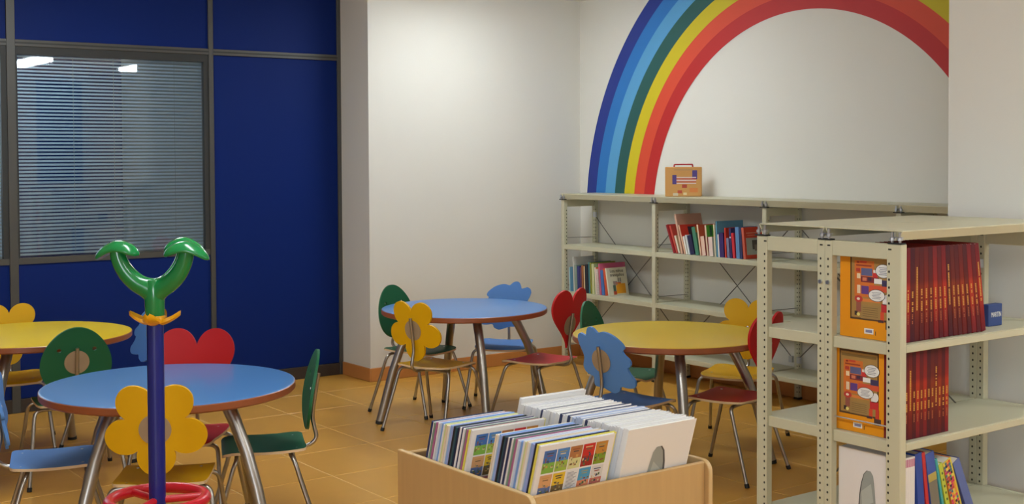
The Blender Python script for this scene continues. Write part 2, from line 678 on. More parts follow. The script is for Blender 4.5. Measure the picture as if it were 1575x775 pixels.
def seat_mesh(mat):
    q = MB()
    rows = [(-0.170, 0.120, 0.002), (-0.166, 0.146, 0.0015), (-0.155, 0.162, 0.001), (-0.13, 0.170, 0.0), (-0.07, 0.171, -0.004), (0.0, 0.171, -0.005), (0.07, 0.171, -0.003),
            (0.11, 0.170, -0.001), (0.135, 0.169, -0.002), (0.155, 0.166, -0.005), (0.166, 0.158, -0.010), (0.171, 0.140, -0.015)]
    nx = 8
    th = 0.011
    top, bot = [], []
    for (y, w, z) in rows:
        a = []
        b = []
        for i in range(nx + 1):
            u = -1 + 2 * i / nx
            x = u * w
            dz = 0.006 * u * u
            a.append(len(q.v))
            q.v.append((x, y, HS + z + dz))
            b.append(len(q.v))
            q.v.append((x, y, HS + z + dz - th))
        top.append(a)
        bot.append(b)
    for r in range(len(rows) - 1):
        for i in range(nx):
            q.face((top[r][i], top[r][i + 1], top[r + 1][i + 1], top[r + 1][i]), mat)
            q.face((bot[r][i], bot[r + 1][i], bot[r + 1][i + 1], bot[r][i + 1]), plywood)
        q.face((top[r][0], top[r + 1][0], bot[r + 1][0], bot[r][0]), ply)
        q.face((top[r][nx], bot[r][nx], bot[r + 1][nx], top[r + 1][nx]), ply)
    for i in range(nx):
        q.face((top[0][i], bot[0][i], bot[0][i + 1], top[0][i + 1]), ply)
        q.face((top[-1][i], top[-1][i + 1], bot[-1][i + 1], bot[-1][i]), ply)
    return q


TILT = math.radians(9)
CACHE = {}


def chair(kind, x, y, deg, label):
    t = thing('child_chair', label, 'chair', (x, y, 0), math.radians(deg), 'children\'s plywood chairs')
    if not CACHE:
        for k in SEAT:
            o = seat_mesh(SEAT[k]).build('seat', None, smooth=40)
            CACHE['seat', k] = o.data
            bpy.data.objects.remove(o)
        # stem: under the seat, round the back edge and up behind the plate
        q = MB()
        pts = spline_pts([(0, -0.02, HS - 0.022), (0, -0.12, HS - 0.022), (0, -0.185, HS - 0.018), (0, -0.219, HS + 0.012), (0, -0.212, HS + 0.06), (0, -0.206, HS + 0.12), (0, -0.232, HS + 0.285)], 6)
        q.tube(pts, 0.0088, steel, 10)
        o = q.build('stem', None, smooth=50)
        CACHE['stem'] = o.data
        bpy.data.objects.remove(o)
        for nm, sx, sy in (('fl', -1, 1), ('fr', 1, 1), ('rl', -1, -1), ('rr', 1, -1)):
            q = MB()
            yb = 0.112 if sy > 0 else -0.105
            pts = [(0.0, yb, HS - 0.022), (sx * 0.10, yb, HS - 0.022), (sx * 0.155, yb + sy * 0.002, HS - 0.024), (sx * 0.178, yb + sy * 0.008, HS - 0.036), (sx * 0.187, yb + sy * 0.018, HS - 0.062),
                   (sx * 0.194, yb + sy * 0.035, HS - 0.12), (sx * 0.226, sy * 0.222, 0.006)]
            sp = spline_pts(pts[:-1], 4) + [Vector(pts[-1])]
            q.tube(sp, 0.0092, steel, 10)
            o = q.build('leg', None, smooth=50)
            CACHE['leg', nm] = o.data
            bpy.data.objects.remove(o)
            q = MB()
            d = (Vector(pts[-1]) - Vector(pts[-2])).normalized()
            e = Vector(pts[-1])
            q.tube([e - d * 0.014, e + d * 0.006], 0.0115, black, 10)
            o = q.build('foot_cap', None, smooth=50)
            CACHE['cap', nm] = o.data
            bpy.data.objects.remove(o)
        q = MB()
        for a in range(2):
            pass
        q.lathe([(0.0, 0.0), (0.058, 0.0), (0.058, 0.002), (0.0, 0.002)], plywood, 32)
        o = q.build('wood_disc', None, smooth=30)
        CACHE['disc'] = o.data
        bpy.data.objects.remove(o)
        q = MB()
        for px, py in ((-0.12, -0.13), (0.12, -0.13), (-0.12, 0.10), (0.12, 0.10)):
            q.lathe([(0.0065, -0.002), (0.006, 0.002), (0.0, 0.0035)], zinc, 10, (px, py, HS + 0.0005))
        o = q.build('rivet', None, smooth=50)
        CACHE['rivet'] = o.data
        bpy.data.objects.remove(o)
        q = MB()
        q.lathe([(0.0065, 0.0), (0.006, 0.0022), (0.0, 0.0034)], zinc, 10)
        o = q.build('screw', None, smooth=50)
        CACHE['screw'] = o.data
        bpy.data.objects.remove(o)
    st = link('seat', CACHE['seat', kind], t)
    link('rivet', CACHE['rivet'], st)
    bk = link('backrest', BACKS[kind], t)
    bk.location = (0, -0.205, 0.605)
    bk.rotation_euler = (TILT, 0, 0)
    dc = link('wood_disc', CACHE['disc'], bk)
    dc.rotation_euler = (PI / 2, 0, 0)
    dc.location = (0, -0.0056, -0.005)
    sc = link('screw', CACHE['screw'], bk)
    sc.rotation_euler = (-PI / 2, 0, 0)
    sc.location = (0, 0.006, 0.0)
    link('stem', CACHE['stem'], t)
    for nm in ('fl', 'fr', 'rl', 'rr'):
        lg = link('leg', CACHE['leg', nm], t)
        link('foot_cap', CACHE['cap', nm], lg)
    return t


CH = [
    ('yellow', -4.584, 1.725, 60, 'yellow flower-backed chair right behind the blue pole'),
    ('green', -4.825, 2.24, 157.6, 'green egg-backed chair seen from its side, right of the nearest blue table'),
    ('red', -5.215, 2.045, 232, 'red heart-backed chair beyond the nearest blue table, facing the camera'),
    ('blue', -5.098, 1.469, 343.5, 'blue chair seen edge-on, left of the nearest blue table'),
    ('yellow', -6.1, 3.925, 18, 'yellow flower-backed chair at the blue table by the white wall'),
    ('red', -5.852, 4.494, 108, 'red heart-backed chair at the right of the blue table by the white wall'),
    ('blue', -6.47, 4.68, 226, 'blue cloud-backed chair behind the blue table, against the white wall'),
    ('green', -6.643, 4.151, 290, 'green egg-backed chair partly hidden behind a yellow flower chair'),
    ('blue', -4.602, 4.088, 8, 'blue cloud-backed chair with its back to the camera, above the book bin'),
    ('red', -4.384, 4.548, 106, 'red heart-backed chair just left of the perforated shelf post'),
    ('yellow', -4.84, 5.1, 208, 'yellow flower-backed chair between the yellow table and the wall shelves'),
    ('green', -5.192, 4.579, 298, 'green egg-backed chair at the left side of the right-hand yellow table'),
    ('green', -6.307, 1.892, 82, 'green egg-backed chair with two eye holes, its back to the camera'),
    ('yellow', -7.16, 1.82, 255, 'yellow flower-backed chair beyond the yellow table by the blue partition'),
    ('blue', -6.74, 2.27, 185, 'blue chair half hidden by the blue pole, before the partition'),
]
for c in CH:
    chair(*c)


# ------------------------------------------------------------------ coat stand
cs = thing('coat_stand', 'plant-shaped coat stand with blue pole, green top and red umbrella ring', 'coat stand', (-3.832, 1.415, 0), YAW * -1 * 0 + 0)
navy = M('pole_blue', (20, 32, 122), 0.3, vary=0.03)
leafg = M('glossy_green', (16, 128, 66), 0.2, vary=0.05, coat=0.25)
petal = M('petal_yellow', (232, 170, 18), 0.3, vary=0.04)
ringr = M('ring_red', (200, 28, 44), 0.3, vary=0.04)
# stand frame: local x = camera right, local y = away from the camera
cs.rotation_euler = (0, 0, -YAW)
q = MB()
q.tube([(0, 0, 0.03), (0, 0, 1.09)], 0.0262, navy, 24)
q.build('pole', cs, smooth=50)
q = MB()
q.lathe([(0.0, 0.045), (0.05, 0.045), (0.17, 0.03), (0.185, 0.015), (0.185, 0.0), (0.0, 0.0)], ringr, 40)
q.build('base', cs, smooth=40)
q = MB()
n = 40
rr = [(0.148 * math.cos(2 * PI * i / n), 0.148 * math.sin(2 * PI * i / n), 0.503) for i in range(n + 1)]
q.tube(rr, 0.0175, ringr, 14, caps=False)
rg = q.build('umbrella_ring', cs, smooth=60)
q = MB()
for a in (1.43 * PI, 0.77 * PI, 0.1 * PI):
    q.tube([(0.02 * math.cos(a), 0.02 * math.sin(a), 0.503), (0.145 * math.cos(a), 0.145 * math.sin(a), 0.503)], 0.012, ringr, 10)
q.build('ring_spoke', rg, smooth=60)
# petals of the collar
for k in range(4):
    a = math.radians(-90 + 90 * k)
    q = MB()
    X = Matrix.Rotation(a, 4, 'Z')
    ny, nx = 8, 6
    grid = []
    for i in range(ny + 1):
        s_ = i / ny
        r = 0.012 + 0.068 * s_
        w = 0.025 * math.sin(PI * min(1, 0.18 + 0.78 * s_)) ** 0.6 if s_ < 1 else 0.006
        z = 1.066 + 0.030 * s_ ** 1.8
        row = []
        for j in range(nx + 1):
            u = -1 + 2 * j / nx
            row.append((r, u * w, z + 0.010 * u * u * (1 - 0.3 * s_)))
        grid.append(row)
    for side in (0, 1):
        o_ = len(q.v)
        for row in grid:
            for p in row:
                pp = X @ Vector((p[0], p[1], p[2] - 0.012 * side * (1 - 0.3 * (p[0] / 0.09))))
                q.v.append(tuple(pp))
        W = nx + 1
        for i in range(ny):
            for j in range(nx):
                f_ = (o_ + i * W + j, o_ + (i + 1) * W + j, o_ + (i + 1) * W + j + 1, o_ + i * W + j + 1)
                q.face(f_ if side == 0 else f_[::-1], petal)
    W = nx + 1
    n0 = (ny + 1) * W
    for i in range(ny):
        q.face((i * W, n0 + i * W, n0 + (i + 1) * W, (i + 1) * W), petal)
        q.face((i * W + nx, (i + 1) * W + nx, n0 + (i + 1) * W + nx, n0 + i * W + nx), petal)
    for j in range(nx):
        q.face((ny * W + j, n0 + ny * W + j, n0 + ny * W + j + 1, ny * W + j + 1), petal)
    q.build('petal', cs, smooth=50)
q = MB()
q.lathe([(0.0, 1.06), (0.034, 1.066), (0.036, 1.078), (0.03, 1.088), (0.0, 1.09)], petal, 24)
q.build('collar', cs, smooth=50)
# green head: neck and four blade-like arms with drooping leaf tips
hd = MB()
hd.tube([(0, 0, 1.085), (0, 0, 1.13), (0, 0, 1.17), (0, 0, 1.20)], [0.030, 0.031, 0.034, 0.026], leafg, 20)
head = hd.build('head', cs, smooth=60)
# inner and outer edge of an arm, (distance from the axis, height); the blade is broad in its own plane
INNER = [(0.000, 1.205), (0.016, 1.207), (0.034, 1.214), (0.054, 1.230), (0.072, 1.252), (0.084, 1.276), (0.090, 1.300)]
OUTER = [(0.012, 1.112), (0.038, 1.144), (0.070, 1.166), (0.098, 1.194), (0.120, 1.229), (0.133, 1.265), (0.136, 1.296)]
ARMS = [(-14, 1.0, 1.286, 4), (46, 0.98, 1.292, -16), (186, 1.0, 1.288, -6)]
for (adeg, k, ztop, lturn) in ARMS:
    a = math.radians(adeg)
    ca, sa = math.cos(a), math.sin(a)
    q = MB()
    seg = 16
    ins = spline_pts([(r, z, 0) for r, z in INNER], 3)
    ous = spline_pts([(r, z, 0) for r, z in OUTER], 3)
    n = len(ins)
    for i in range(n):
        mid = (ins[i] + ous[i]) / 2
        hv = (ins[i] - ous[i]) / 2
        wd = 0.030 - 0.008 * i / (n - 1)
        for s in range(seg):
            b = 2 * PI * s / seg
            pr = (mid.x + hv.x * math.cos(b)) * k
            pz = mid.y + hv.y * math.cos(b)
            t_ = wd * math.sin(b) * (1.0 if abs(math.cos(b)) < 0.9 else 0.9)
            q.v.append((pr * ca - t_ * sa, pr * sa + t_ * ca, pz))
    for i in range(n - 1):
        for s in range(seg):
            s2 = (s + 1) % seg
            q.face((i * seg + s, i * seg + s2, (i + 1) * seg + s2, (i + 1) * seg + s), leafg)
    q.face([(n - 1) * seg + s for s in range(seg)], leafg)
    q.build('arm', head, smooth=75)
    # leaf: a drooping blunt-ended cap lying across the arm's top
    q = MB()
    nl, seg = 24, 16
    cxp, cyp = 0.112 * k * ca, 0.112 * k * sa
    la = math.radians(lturn)
    dx_, dy_ = math.cos(la), math.sin(la)
    for i in range(nl + 1):
        u = -1 + 2 * i / nl
        e_ = max(0.0, 1 - abs(u) ** 7) ** 0.5
        w = max(0.006, (0.040 - 0.010 * u * u) * e_)
        h = max(0.005, 0.0160 * e_)
        sk = 0.010 * u * (1 if ca < 0 else -1) * -1
        zc = ztop + 0.022 - 0.034 * abs(u) ** 1.8 - sk * 0.6
        s_ = u * 0.070
        for s in range(seg):
            b = 2 * PI * s / seg
            off = w * math.cos(b)
            zz = zc + h * math.sin(b) - 0.012 * (off / 0.036) ** 2
            q.v.append((cxp + s_ * dx_ - off * dy_, cyp + s_ * dy_ + off * dx_, zz))
    for i in range(nl):
        for s in range(seg):
            s2 = (s + 1) % seg
            q.face((i * seg + s, (i + 1) * seg + s, (i + 1) * seg + s2, i * seg + s2), leafg)
    q.face([s for s in range(seg)], leafg)
    q.face([nl * seg + s for s in range(seg)][::-1], leafg)
    q.build('leaf_tip', head, smooth=75)


# ------------------------------------------------------------------ shelving
def holes(q, x, y, z0, z1, axis, pitch=0.028, r=0.0042):
    n = int((z1 - z0) / pitch)
    for i in range(n):
        z = z0 + i * pitch
        if axis == '-y':
            P = [(x + r * math.cos(a), y - 0.0006, z + 1.25 * r * math.sin(a)) for a in [2 * PI * k / 6 for k in range(6)]]
        elif axis == '+x':
            P = [(x + 0.0006, y + r * math.cos(a), z + 1.25 * r * math.sin(a)) for a in [2 * PI * k / 6 for k in range(6)]]
        else:
            P = [(x - 0.0006, y - r * math.cos(a), z + 1.25 * r * math.sin(a)) for a in [2 * PI * k / 6 for k in range(6)]]
        q.poly(P, hole_m)


def post(parent, x0, y0, x1, y1, h, hl):
    p = boxo('post', (x0, y0, 0.012), (x1, y1, h), cream, parent, 0.003)
    q = MB()
    for (ax, hx, hy) in hl:
        holes(q, hx, hy, 0.05, h - 0.03, ax)
        if ax == '-y':
            q.poly([(hx - 0.004, hy - 0.0006, h - 0.022), (hx + 0.010, hy - 0.0006, h - 0.022), (hx + 0.010, hy - 0.0006, h - 0.0165), (hx - 0.004, hy - 0.0006, h - 0.0165)], hole_m)
    if q.v:
        o = q.build('perforation', p)
        o['kind'] = 'stuff'
    boxo('foot_pad', (x0 - 0.002, y0 - 0.002, 0.0), (x1 + 0.002, y1 + 0.002, 0.014), black, p)
    return p


def shelf_panel(parent, x0, y0, x1, y1, zt, lip=0.034, t=0.0015):
    q = MB()
    q.box((x0, y0, zt - 0.004), (x1, y1, zt), cream)
    q.box((x0, y0, zt - lip), (x0 + 0.012, y1, zt - 0.004), cream)
    q.box((x1 - 0.012, y0, zt - lip), (x1, y1, zt - 0.004), cream)
    q.box((x0 + 0.012, y0, zt - lip), (x1 - 0.012, y0 + 0.012, zt - 0.004), cream)
    q.box((x0 + 0.012, y1 - 0.012, zt - lip), (x1 - 0.012, y1, zt - 0.004), cream)
    return bev(q.build('shelf', parent), 0.0025)


def clip(parent, x, y, z0, z1, along='x'):
    q = MB()
    if along == 'x':
        q.box((x - 0.030, y - 0.012, z0), (x + 0.030, y + 0.012, z0 + 0.005), black)
    else:
        q.box((x - 0.012, y - 0.03, z0), (x + 0.012, y + 0.03, z0 + 0.005), black)
    for d in (-0.014, 0.018):
        px, py = (x + d, y - 0.006) if along == 'x' else (x, y + d)
        q.tube([(px, py, z0 + 0.004), (px, py, z1)], 0.005, zinc, 8)
        q.tube([(px, py, z0 + 0.013), (px, py, z0 + 0.022)], 0.0095, zinc, 6)
    q.box((x - 0.022, y - 0.008, z0 + 0.022), (x + 0.026, y + 0.004, z0 + 0.025), zinc)
    return q.build('shelf_clip', parent, smooth=40)


def cap(parent, x0, x1, y0, y1, z0, z1, along):
    """top cover: an inverted tray whose long lips lean inwards"""
    q = MB()
    s = 0.014
    t = 0.004
    if along == 'y':
        q.box((x0, y0, z1 - t), (x1, y1, z1), cream)
        for (xa, sg) in ((x0, 1), (x1, -1)):
            q.poly([(xa, y0, z1 - t), (xa, y1, z1 - t), (xa + sg * s, y1, z0), (xa + sg * s, y0, z0)], cream)
            q.poly([(xa + sg * t, y0, z1 - t), (xa + sg * (s + t), y0, z0), (xa + sg * (s + t), y1, z0), (xa + sg * t, y1, z1 - t)], cream)
            q.poly([(xa, y0, z1 - t), (xa + sg * s, y0, z0), (xa + sg * (s + t), y0, z0), (xa + sg * t, y0, z1 - t)], cream)
            q.poly([(xa + sg * s, y0, z0), (xa + sg * s, y1, z0), (xa + sg * (s + t), y1, z0), (xa + sg * (s + t), y0, z0)], cream)
    else:
        q.box((x0, y0, z1 - t), (x1, y1, z1), cream)
        for (ya, sg) in ((y0, 1), (y1, -1)):
            q.poly([(x0, ya, z1 - t), (x0, ya + sg * s, z0), (x1, ya + sg * s, z0), (x1, ya, z1 - t)], cream)
            q.poly([(x0, ya + sg * t, z1 - t), (x1, ya + sg * t, z1 - t), (x1, ya + sg * (s + t), z0), (x0, ya + sg * (s + t), z0)], cream)
            q.poly([(x0, ya, z1 - t), (x0, ya + sg * t, z1 - t), (x0, ya + sg * (s + t), z0), (x0, ya + sg * s, z0)], cream)
    return q.build('top_cover', parent)


def brace(parent, p0, p1):
    q = MB()
    q.tube([p0, p1], 0.0032, wire_m, 6)
    o = q.build('brace', parent, smooth=50)
    return o


# row along the rainbow wall
row = thing('metal_shelving', 'long low row of cream metal shelves below the rainbow', 'shelving', (0, 0, 0))
YFR, YBK = 5.945, 6.285
XPOST = [-7.455, -6.442, -5.420, -4.412, -3.420]
HP = 1.252
for i, x in enumerate(XPOST):
    w = 0.036
    post(row, x - w / 2, YFR, x + w / 2, YFR + 0.034, HP, [('+x', x + w / 2, YFR + 0.024)])
    post(row, x - w / 2, YBK - 0.034, x + w / 2, YBK, HP, [('-y', x + 0.008, YBK - 0.034), ('+x', x + w / 2, YBK - 0.026)])
    boxo('end_beam', (x - 0.012, YFR + 0.034, HP - 0.055), (x + 0.014, YBK - 0.034, HP), cream, row, 0.002)
    clip(row, x, YFR + 0.004, HP, 1.292)
    for zz in (0.962, 0.60):
        q = MB()
        q.tube([(x + 0.018, YFR + 0.03, zz), (x + 0.018, YBK - 0.03, zz - 0.004)], 0.0022, wire_m, 6)
        q.build('side_wire', row)
for i in range(4):
    xa, xb = XPOST[i] + 0.016, XPOST[i + 1] - 0.016
    for zt in (0.911, 0.556, 0.205):
        shelf_panel(row, xa, YFR + 0.002, xb, YBK - 0.006, zt)
    cap(row, XPOST[i] - (0.018 if i == 0 else 0.0) + 0.002, XPOST[i + 1] - 0.002, YFR - 0.004, YBK + 0.008, 1.258, 1.298, 'x')
    ym = YBK - 0.004
    brace(row, (XPOST[i] + 0.02, ym - 0.036, 1.13), (XPOST[i + 1] - 0.02, ym - 0.036, 0.26))
    brace(row, (XPOST[i] + 0.02, ym - 0.042, 0.26), (XPOST[i + 1] - 0.02, ym - 0.042, 1.13))
    for xx, sg in ((XPOST[i] + 0.018, 1), (XPOST[i + 1] - 0.018, -1)):
        for zz in (1.13, 0.26):
            boxo('brace_hook', (min(xx, xx + sg * 0.03), ym - 0.05, zz - 0.02), (max(xx, xx + sg * 0.03), ym - 0.034, zz + 0.02), zinc, row)

# double-sided unit on the right, back to back
du = thing('double_sided_shelving', 'near double-sided cream metal shelving unit with perforated posts', 'shelving', (0, 0, 0))
Y0, Y1 = 3.67, 4.67
XA0, XM, XB1 = -3.384, -3.048, -2.711
HN = 1.268
for (ya, yb, near) in ((Y0, Y0 + 0.034, True), (Y1 - 0.034, Y1, False)):
    post(du, XA0, ya, XA0 + 0.052, yb, HN, [('-y', XA0 + 0.042, ya), ('+x', XA0 + 0.052, ya + 0.017)][:1] if near else [('-y', XA0 + 0.042, ya)])
    post(du, XM - 0.035, ya, XM - 0.0005, yb, HN, [('-y', XM - 0.018, ya)])
    post(du, XM + 0.0005, ya, XM + 0.033, yb, HN, [('-y', XM + 0.017, ya)])
    post(du, XB1 - 0.062, ya, XB1, yb, HN, [('-y', XB1 - 0.050, ya)])
    boxo('end_beam', (XA0 + 0.052, ya + 0.003, HN - 0.056), (XM - 0.035, yb - 0.006, HN), cream, du, 0.002)
    boxo('end_beam', (XM + 0.033, ya + 0.003, HN - 0.056), (XB1 - 0.062, yb - 0.006, HN), cream, du, 0.002)
    for x in (XA0 + 0.022, XM, XB1 - 0.026):
        clip(du, x, ya + 0.010, HN, HN + 0.042)
q = MB()
for bx in (XM - 0.018, XM + 0.017):
    q.tube([(bx, Y0, 1.112), (bx, Y0 - 0.006, 1.112)], 0.0085, zinc, 6)
q.build('joining_bolt', du, smooth=40)
for (xa, xb) in ((XA0 + 0.004, XM - 0.004), (XM + 0.004, XB1 - 0.002)):
    for zt in (0.914, 0.566, 0.205):
        q = MB()
        q.box((xa, Y0 + 0.036, zt - 0.004), (xb, Y1 - 0.036, zt), cream)
        q.box((xb - 0.012, Y0 + 0.036, zt - 0.03), (xb, Y1 - 0.036, zt - 0.004), cream)
        q.box((xa, Y0 + 0.036, zt - 0.03), (xa + 0.012, Y1 - 0.036, zt - 0.004), cream)
        # end lips between the posts
        la = xa + 0.048 if xa < XM - 0.1 else xa + 0.029
        lb = xb - 0.031 if xa < XM - 0.1 else xb - 0.060
        q.box((la, Y0 + 0.012, zt - 0.042), (lb, Y0 + 0.036, zt), cream)
        q.box((la, Y1 - 0.036, zt - 0.042), (lb, Y1 - 0.012, zt), cream)
        bev(q.build('shelf', du), 0.002)
cap(du, XA0 + 0.012, XM - 0.003, Y0 + 0.002, Y1 + 0.03, 1.282, 1.316, 'y')
cap(du, XM + 0.003, XB1 + 0.004, Y0 + 0.002, Y1 + 0.03, 1.282, 1.316, 'y')
brace(du, (XM + 0.012, Y0 + 0.05, 1.13), (XM + 0.012, Y1 - 0.05, 0.455))
brace(du, (XM + 0.018, Y0 + 0.05, 0.40), (XM + 0.018, Y1 - 0.05, 1.13))
for zz in (1.13, 0.455):
    q = MB()
    q.box((XM + 0.008, Y1 - 0.075, zz - 0.018), (XM + 0.03, Y1 - 0.036, zz + 0.018), zinc)
    q.build('brace_hook', du)
for zz in (0.615,):
    q = MB()
    q.tube([(XM + 0.03, Y0 + 0.022, zz), (XB1 - 0.06, Y0 + 0.022, zz)], 0.0028, zinc, 6)
    q.build('side_wire', du)


# ------------------------------------------------------------------ books
PAGE = flat((226, 222, 208), 0.8)
PAGEW = flat((232, 232, 230), 0.8)
_bk = {}


def book_parts(t, h, d, cover, spine, page=PAGE, board=0.0014):
    """mesh pair: local x = thickness, y = depth (spine at y=0), z = height"""
    key = (round(t, 4), round(h, 4), round(d, 4), cover.name, spine.name, page.name)
    if key in _bk:
        return _bk[key]
    q = MB()
    b = min(board, t * 0.25)
    q.box((0, 0, 0), (b, d, h), cover)
    q.box((t - b, 0, 0), (t, d, h), cover)
    q.box((b, 0, 0), (t - b, b, h), spine)
    # the outer skin of the spine wraps the boards
    q.box((0, -0.0007, 0), (t, 0, h), spine)
    o = q.build('cover')
    c = o.data
    bpy.data.objects.remove(o)
    q = MB()
    q.box((b, b, 0.003), (t - b, d - 0.003, h - 0.003), page)
    o = q.build('pages')
    p = o.data
    bpy.data.objects.remove(o)
    _bk[key] = (c, p)
    return c, p


def book(label, group, X, t, h, d, cover, spine=None, page=PAGE, name='book', cat='book'):
    o = thing(name, label, cat, (0, 0, 0), 0, group)
    o.matrix_world = X
    c, p = book_parts(t, h, d, cover, spine or cover, page)
    link('cover', c, o)
    link('pages', p, o)
    return o


def shelf_X(x, y, z, lean):
    """spine towards -Y, leaning about Y: positive lean tips the top to -X, pivot at the +x or -x foot"""
    return Matrix.Translation((x, y, z)) @ Matrix.Rotation(math.radians(-lean), 4, 'Y')


def quads(name, parent, rects, y=None, x=None, off=0.0006):
    """flat print: rects (a0,z0,a1,z1,colour) on the local +x face (x given)"""
    q = MB()
    for k, (a0, z0, a1, z1, c) in enumerate(rects):
        xx = x + off + k * 0.00004
        q.poly([(xx, a0, z0), (xx, a1, z0), (xx, a1, z1), (xx, a0, z1)], flat(c))
    return q.build(name, parent)


LAST = []


def lean_next(y0, lean, gap=0.0006):
    """foot of a book that leans on the last one without entering it"""
    if not LAST:
        return y0
    py, pt_, ph, pl = LAST
    c, s_ = math.cos(math.radians(pl)), math.sin(math.radians(pl))
    ty, tz = py + pt_ * c - ph * s_, ph * c + pt_ * s_
    by, bz = py + pt_ * c, pt_ * s_
    tn = math.tan(math.radians(lean))
    return max(ty + tz * tn if lean > pl else by + bz * tn, by + bz * tn) + gap


# --- bay one, third shelf: (x of foot, thickness, height, depth, lean, cover, spine, words)
Z3 = 0.5565
YS = 5.972
B1 = [
    (-7.412, 0.012, 0.180, 0.15, 2, (150, 190, 205), (170, 205, 215), 'slim pale blue book at the left end'),
    (-7.398, 0.034, 0.185, 0.17, 2, (60, 120, 150), (72, 128, 160), 'thick teal-blue book second from the left'),
    (-7.360, 0.010, 0.262, 0.20, 3, (205, 205, 196), (215, 214, 205), 'tall thin off-white book among the blue ones'),
    (-7.346, 0.030, 0.200, 0.17, 2, (120, 150, 140), (132, 150, 140), 'grey-green book left of the navy one'),
    (-7.312, 0.030, 0.195, 0.18, 2, (48, 52, 120), (50, 52, 118), 'navy-blue book with violet edge'),
    (-7.279, 0.014, 0.190, 0.17, 2, (96, 60, 96), (104, 62, 100), 'slim plum-coloured book'),
    (-7.262, 0.022, 0.205, 0.18, 2, (150, 92, 50), (158, 98, 54), 'orange-brown book beside the plum one'),
    (-7.236, 0.010, 0.200, 0.17, 2, (226, 202, 160), (232, 208, 166), 'slim cream book beside the black-spined one'),
    (-7.222, 0.036, 0.215, 0.20, 2, (36, 42, 66), (28, 30, 44), 'thick dark book with a pale label on its navy cover'),
    (-7.180, 0.016, 0.235, 0.21, 2, (60, 120, 128), (60, 120, 128), 'tall teal book behind the dark labelled one'),
    (-7.160, 0.014, 0.232, 0.24, 3, (150, 150, 56), (150, 150, 56), 'tall olive book showing above its neighbours'),
    (-7.140, 0.030, 0.225, 0.21, 3, (164, 180, 132), (196, 200, 150), 'pale green book in the middle of the shelf'),
    (-7.105, 0.018, 0.200, 0.17, 4, (226, 120, 50), (226, 216, 196), 'white book with an orange patch'),
    (-7.084, 0.024, 0.190, 0.17, 5, (214, 180, 176), (214, 196, 190), 'spiral-bound pink and white book'),
    (-7.050, 0.014, 0.232, 0.25, 6, (206, 96, 130), (206, 96, 130), 'tall pink book behind the white picture book'),
    (-7.030, 0.034, 0.185, 0.16, 7, (66, 112, 178), (70, 116, 186), 'blue book near the right end'),
    (-6.990, 0.026, 0.200, 0.17, 9, (214, 92, 44), (206, 84, 48), 'orange-red book beside the white picture book'),
    (-6.958, 0.014, 0.205, 0.19, 11, (214, 208, 184), (226, 218, 200), 'white picture book with lettering and an orange patch, leaning last'),
]
LAST[:] = []
for (x, t, h, d, lean, cv, sp, words) in B1:
    t *= 0.88
    x = max(x, lean_next(x, lean)) if LAST else x
    LAST[:] = [x, t, h, lean]
    o = book(words + ' on the lower wall shelf', 'books on the lower wall shelf', shelf_X(x, YS + 0.004, Z3, lean), t, h, d, flat(cv), flat(sp))
    if 'dark book with a pale' in words:
        quads('cover_print', o, [(0.03, 0.035, 0.17, 0.165, (176, 180, 180)), (0.03, 0.018, 0.17, 0.03, (150, 160, 170))], x=t)
    if 'orange patch' in words and 'picture' not in words:
        quads('cover_print', o, [(0.0, 0.0, 0.17, 0.11, (214, 208, 196))], x=t)
    if 'spiral' in words:
        q = MB()
        for k in range(14):
            z = 0.008 + k * 0.0128
            q.tube([(0.002, -0.001, z), (0.012, -0.007, z), (0.022, -0.001, z)], 0.0014, flat((230, 226, 224)), 5)
        q.build('spiral_binding', o)
    if 'picture book with lettering' in words:
        quads('cover_print', o, [(0.075, 0.012, 0.165, 0.085, (224, 150, 24)), (0.045, 0.005, 0.075, 0.03, (176, 60, 40)), (0.045, 0.03, 0.072, 0.075, (70, 96, 78)), (0.05, 0.075, 0.09, 0.105, (150, 130, 124)),
                                 (0.075, 0.085, 0.125, 0.094, (206, 96, 60)), (0.095, 0.094, 0.13, 0.125, (176, 172, 160)), (0.1, 0.1, 0.104, 0.13, (60, 60, 58)), (0.122, 0.1, 0.126, 0.13, (60, 60, 58))], x=t)
        for k, w in enumerate(('Los niños', 'tranquilos')):
            me = text_mesh(w, 0.034, flat((40, 40, 40)))
            e = link('lettering', me, o)
            e.matrix_local = Matrix.Translation((t + 0.001, 0.095, 0.180 - 0.030 * k)) @ Matrix(((0, 0, 1, 0), (1, 0, 0, 0), (0, 1, 0, 0), (0, 0, 0, 1)))

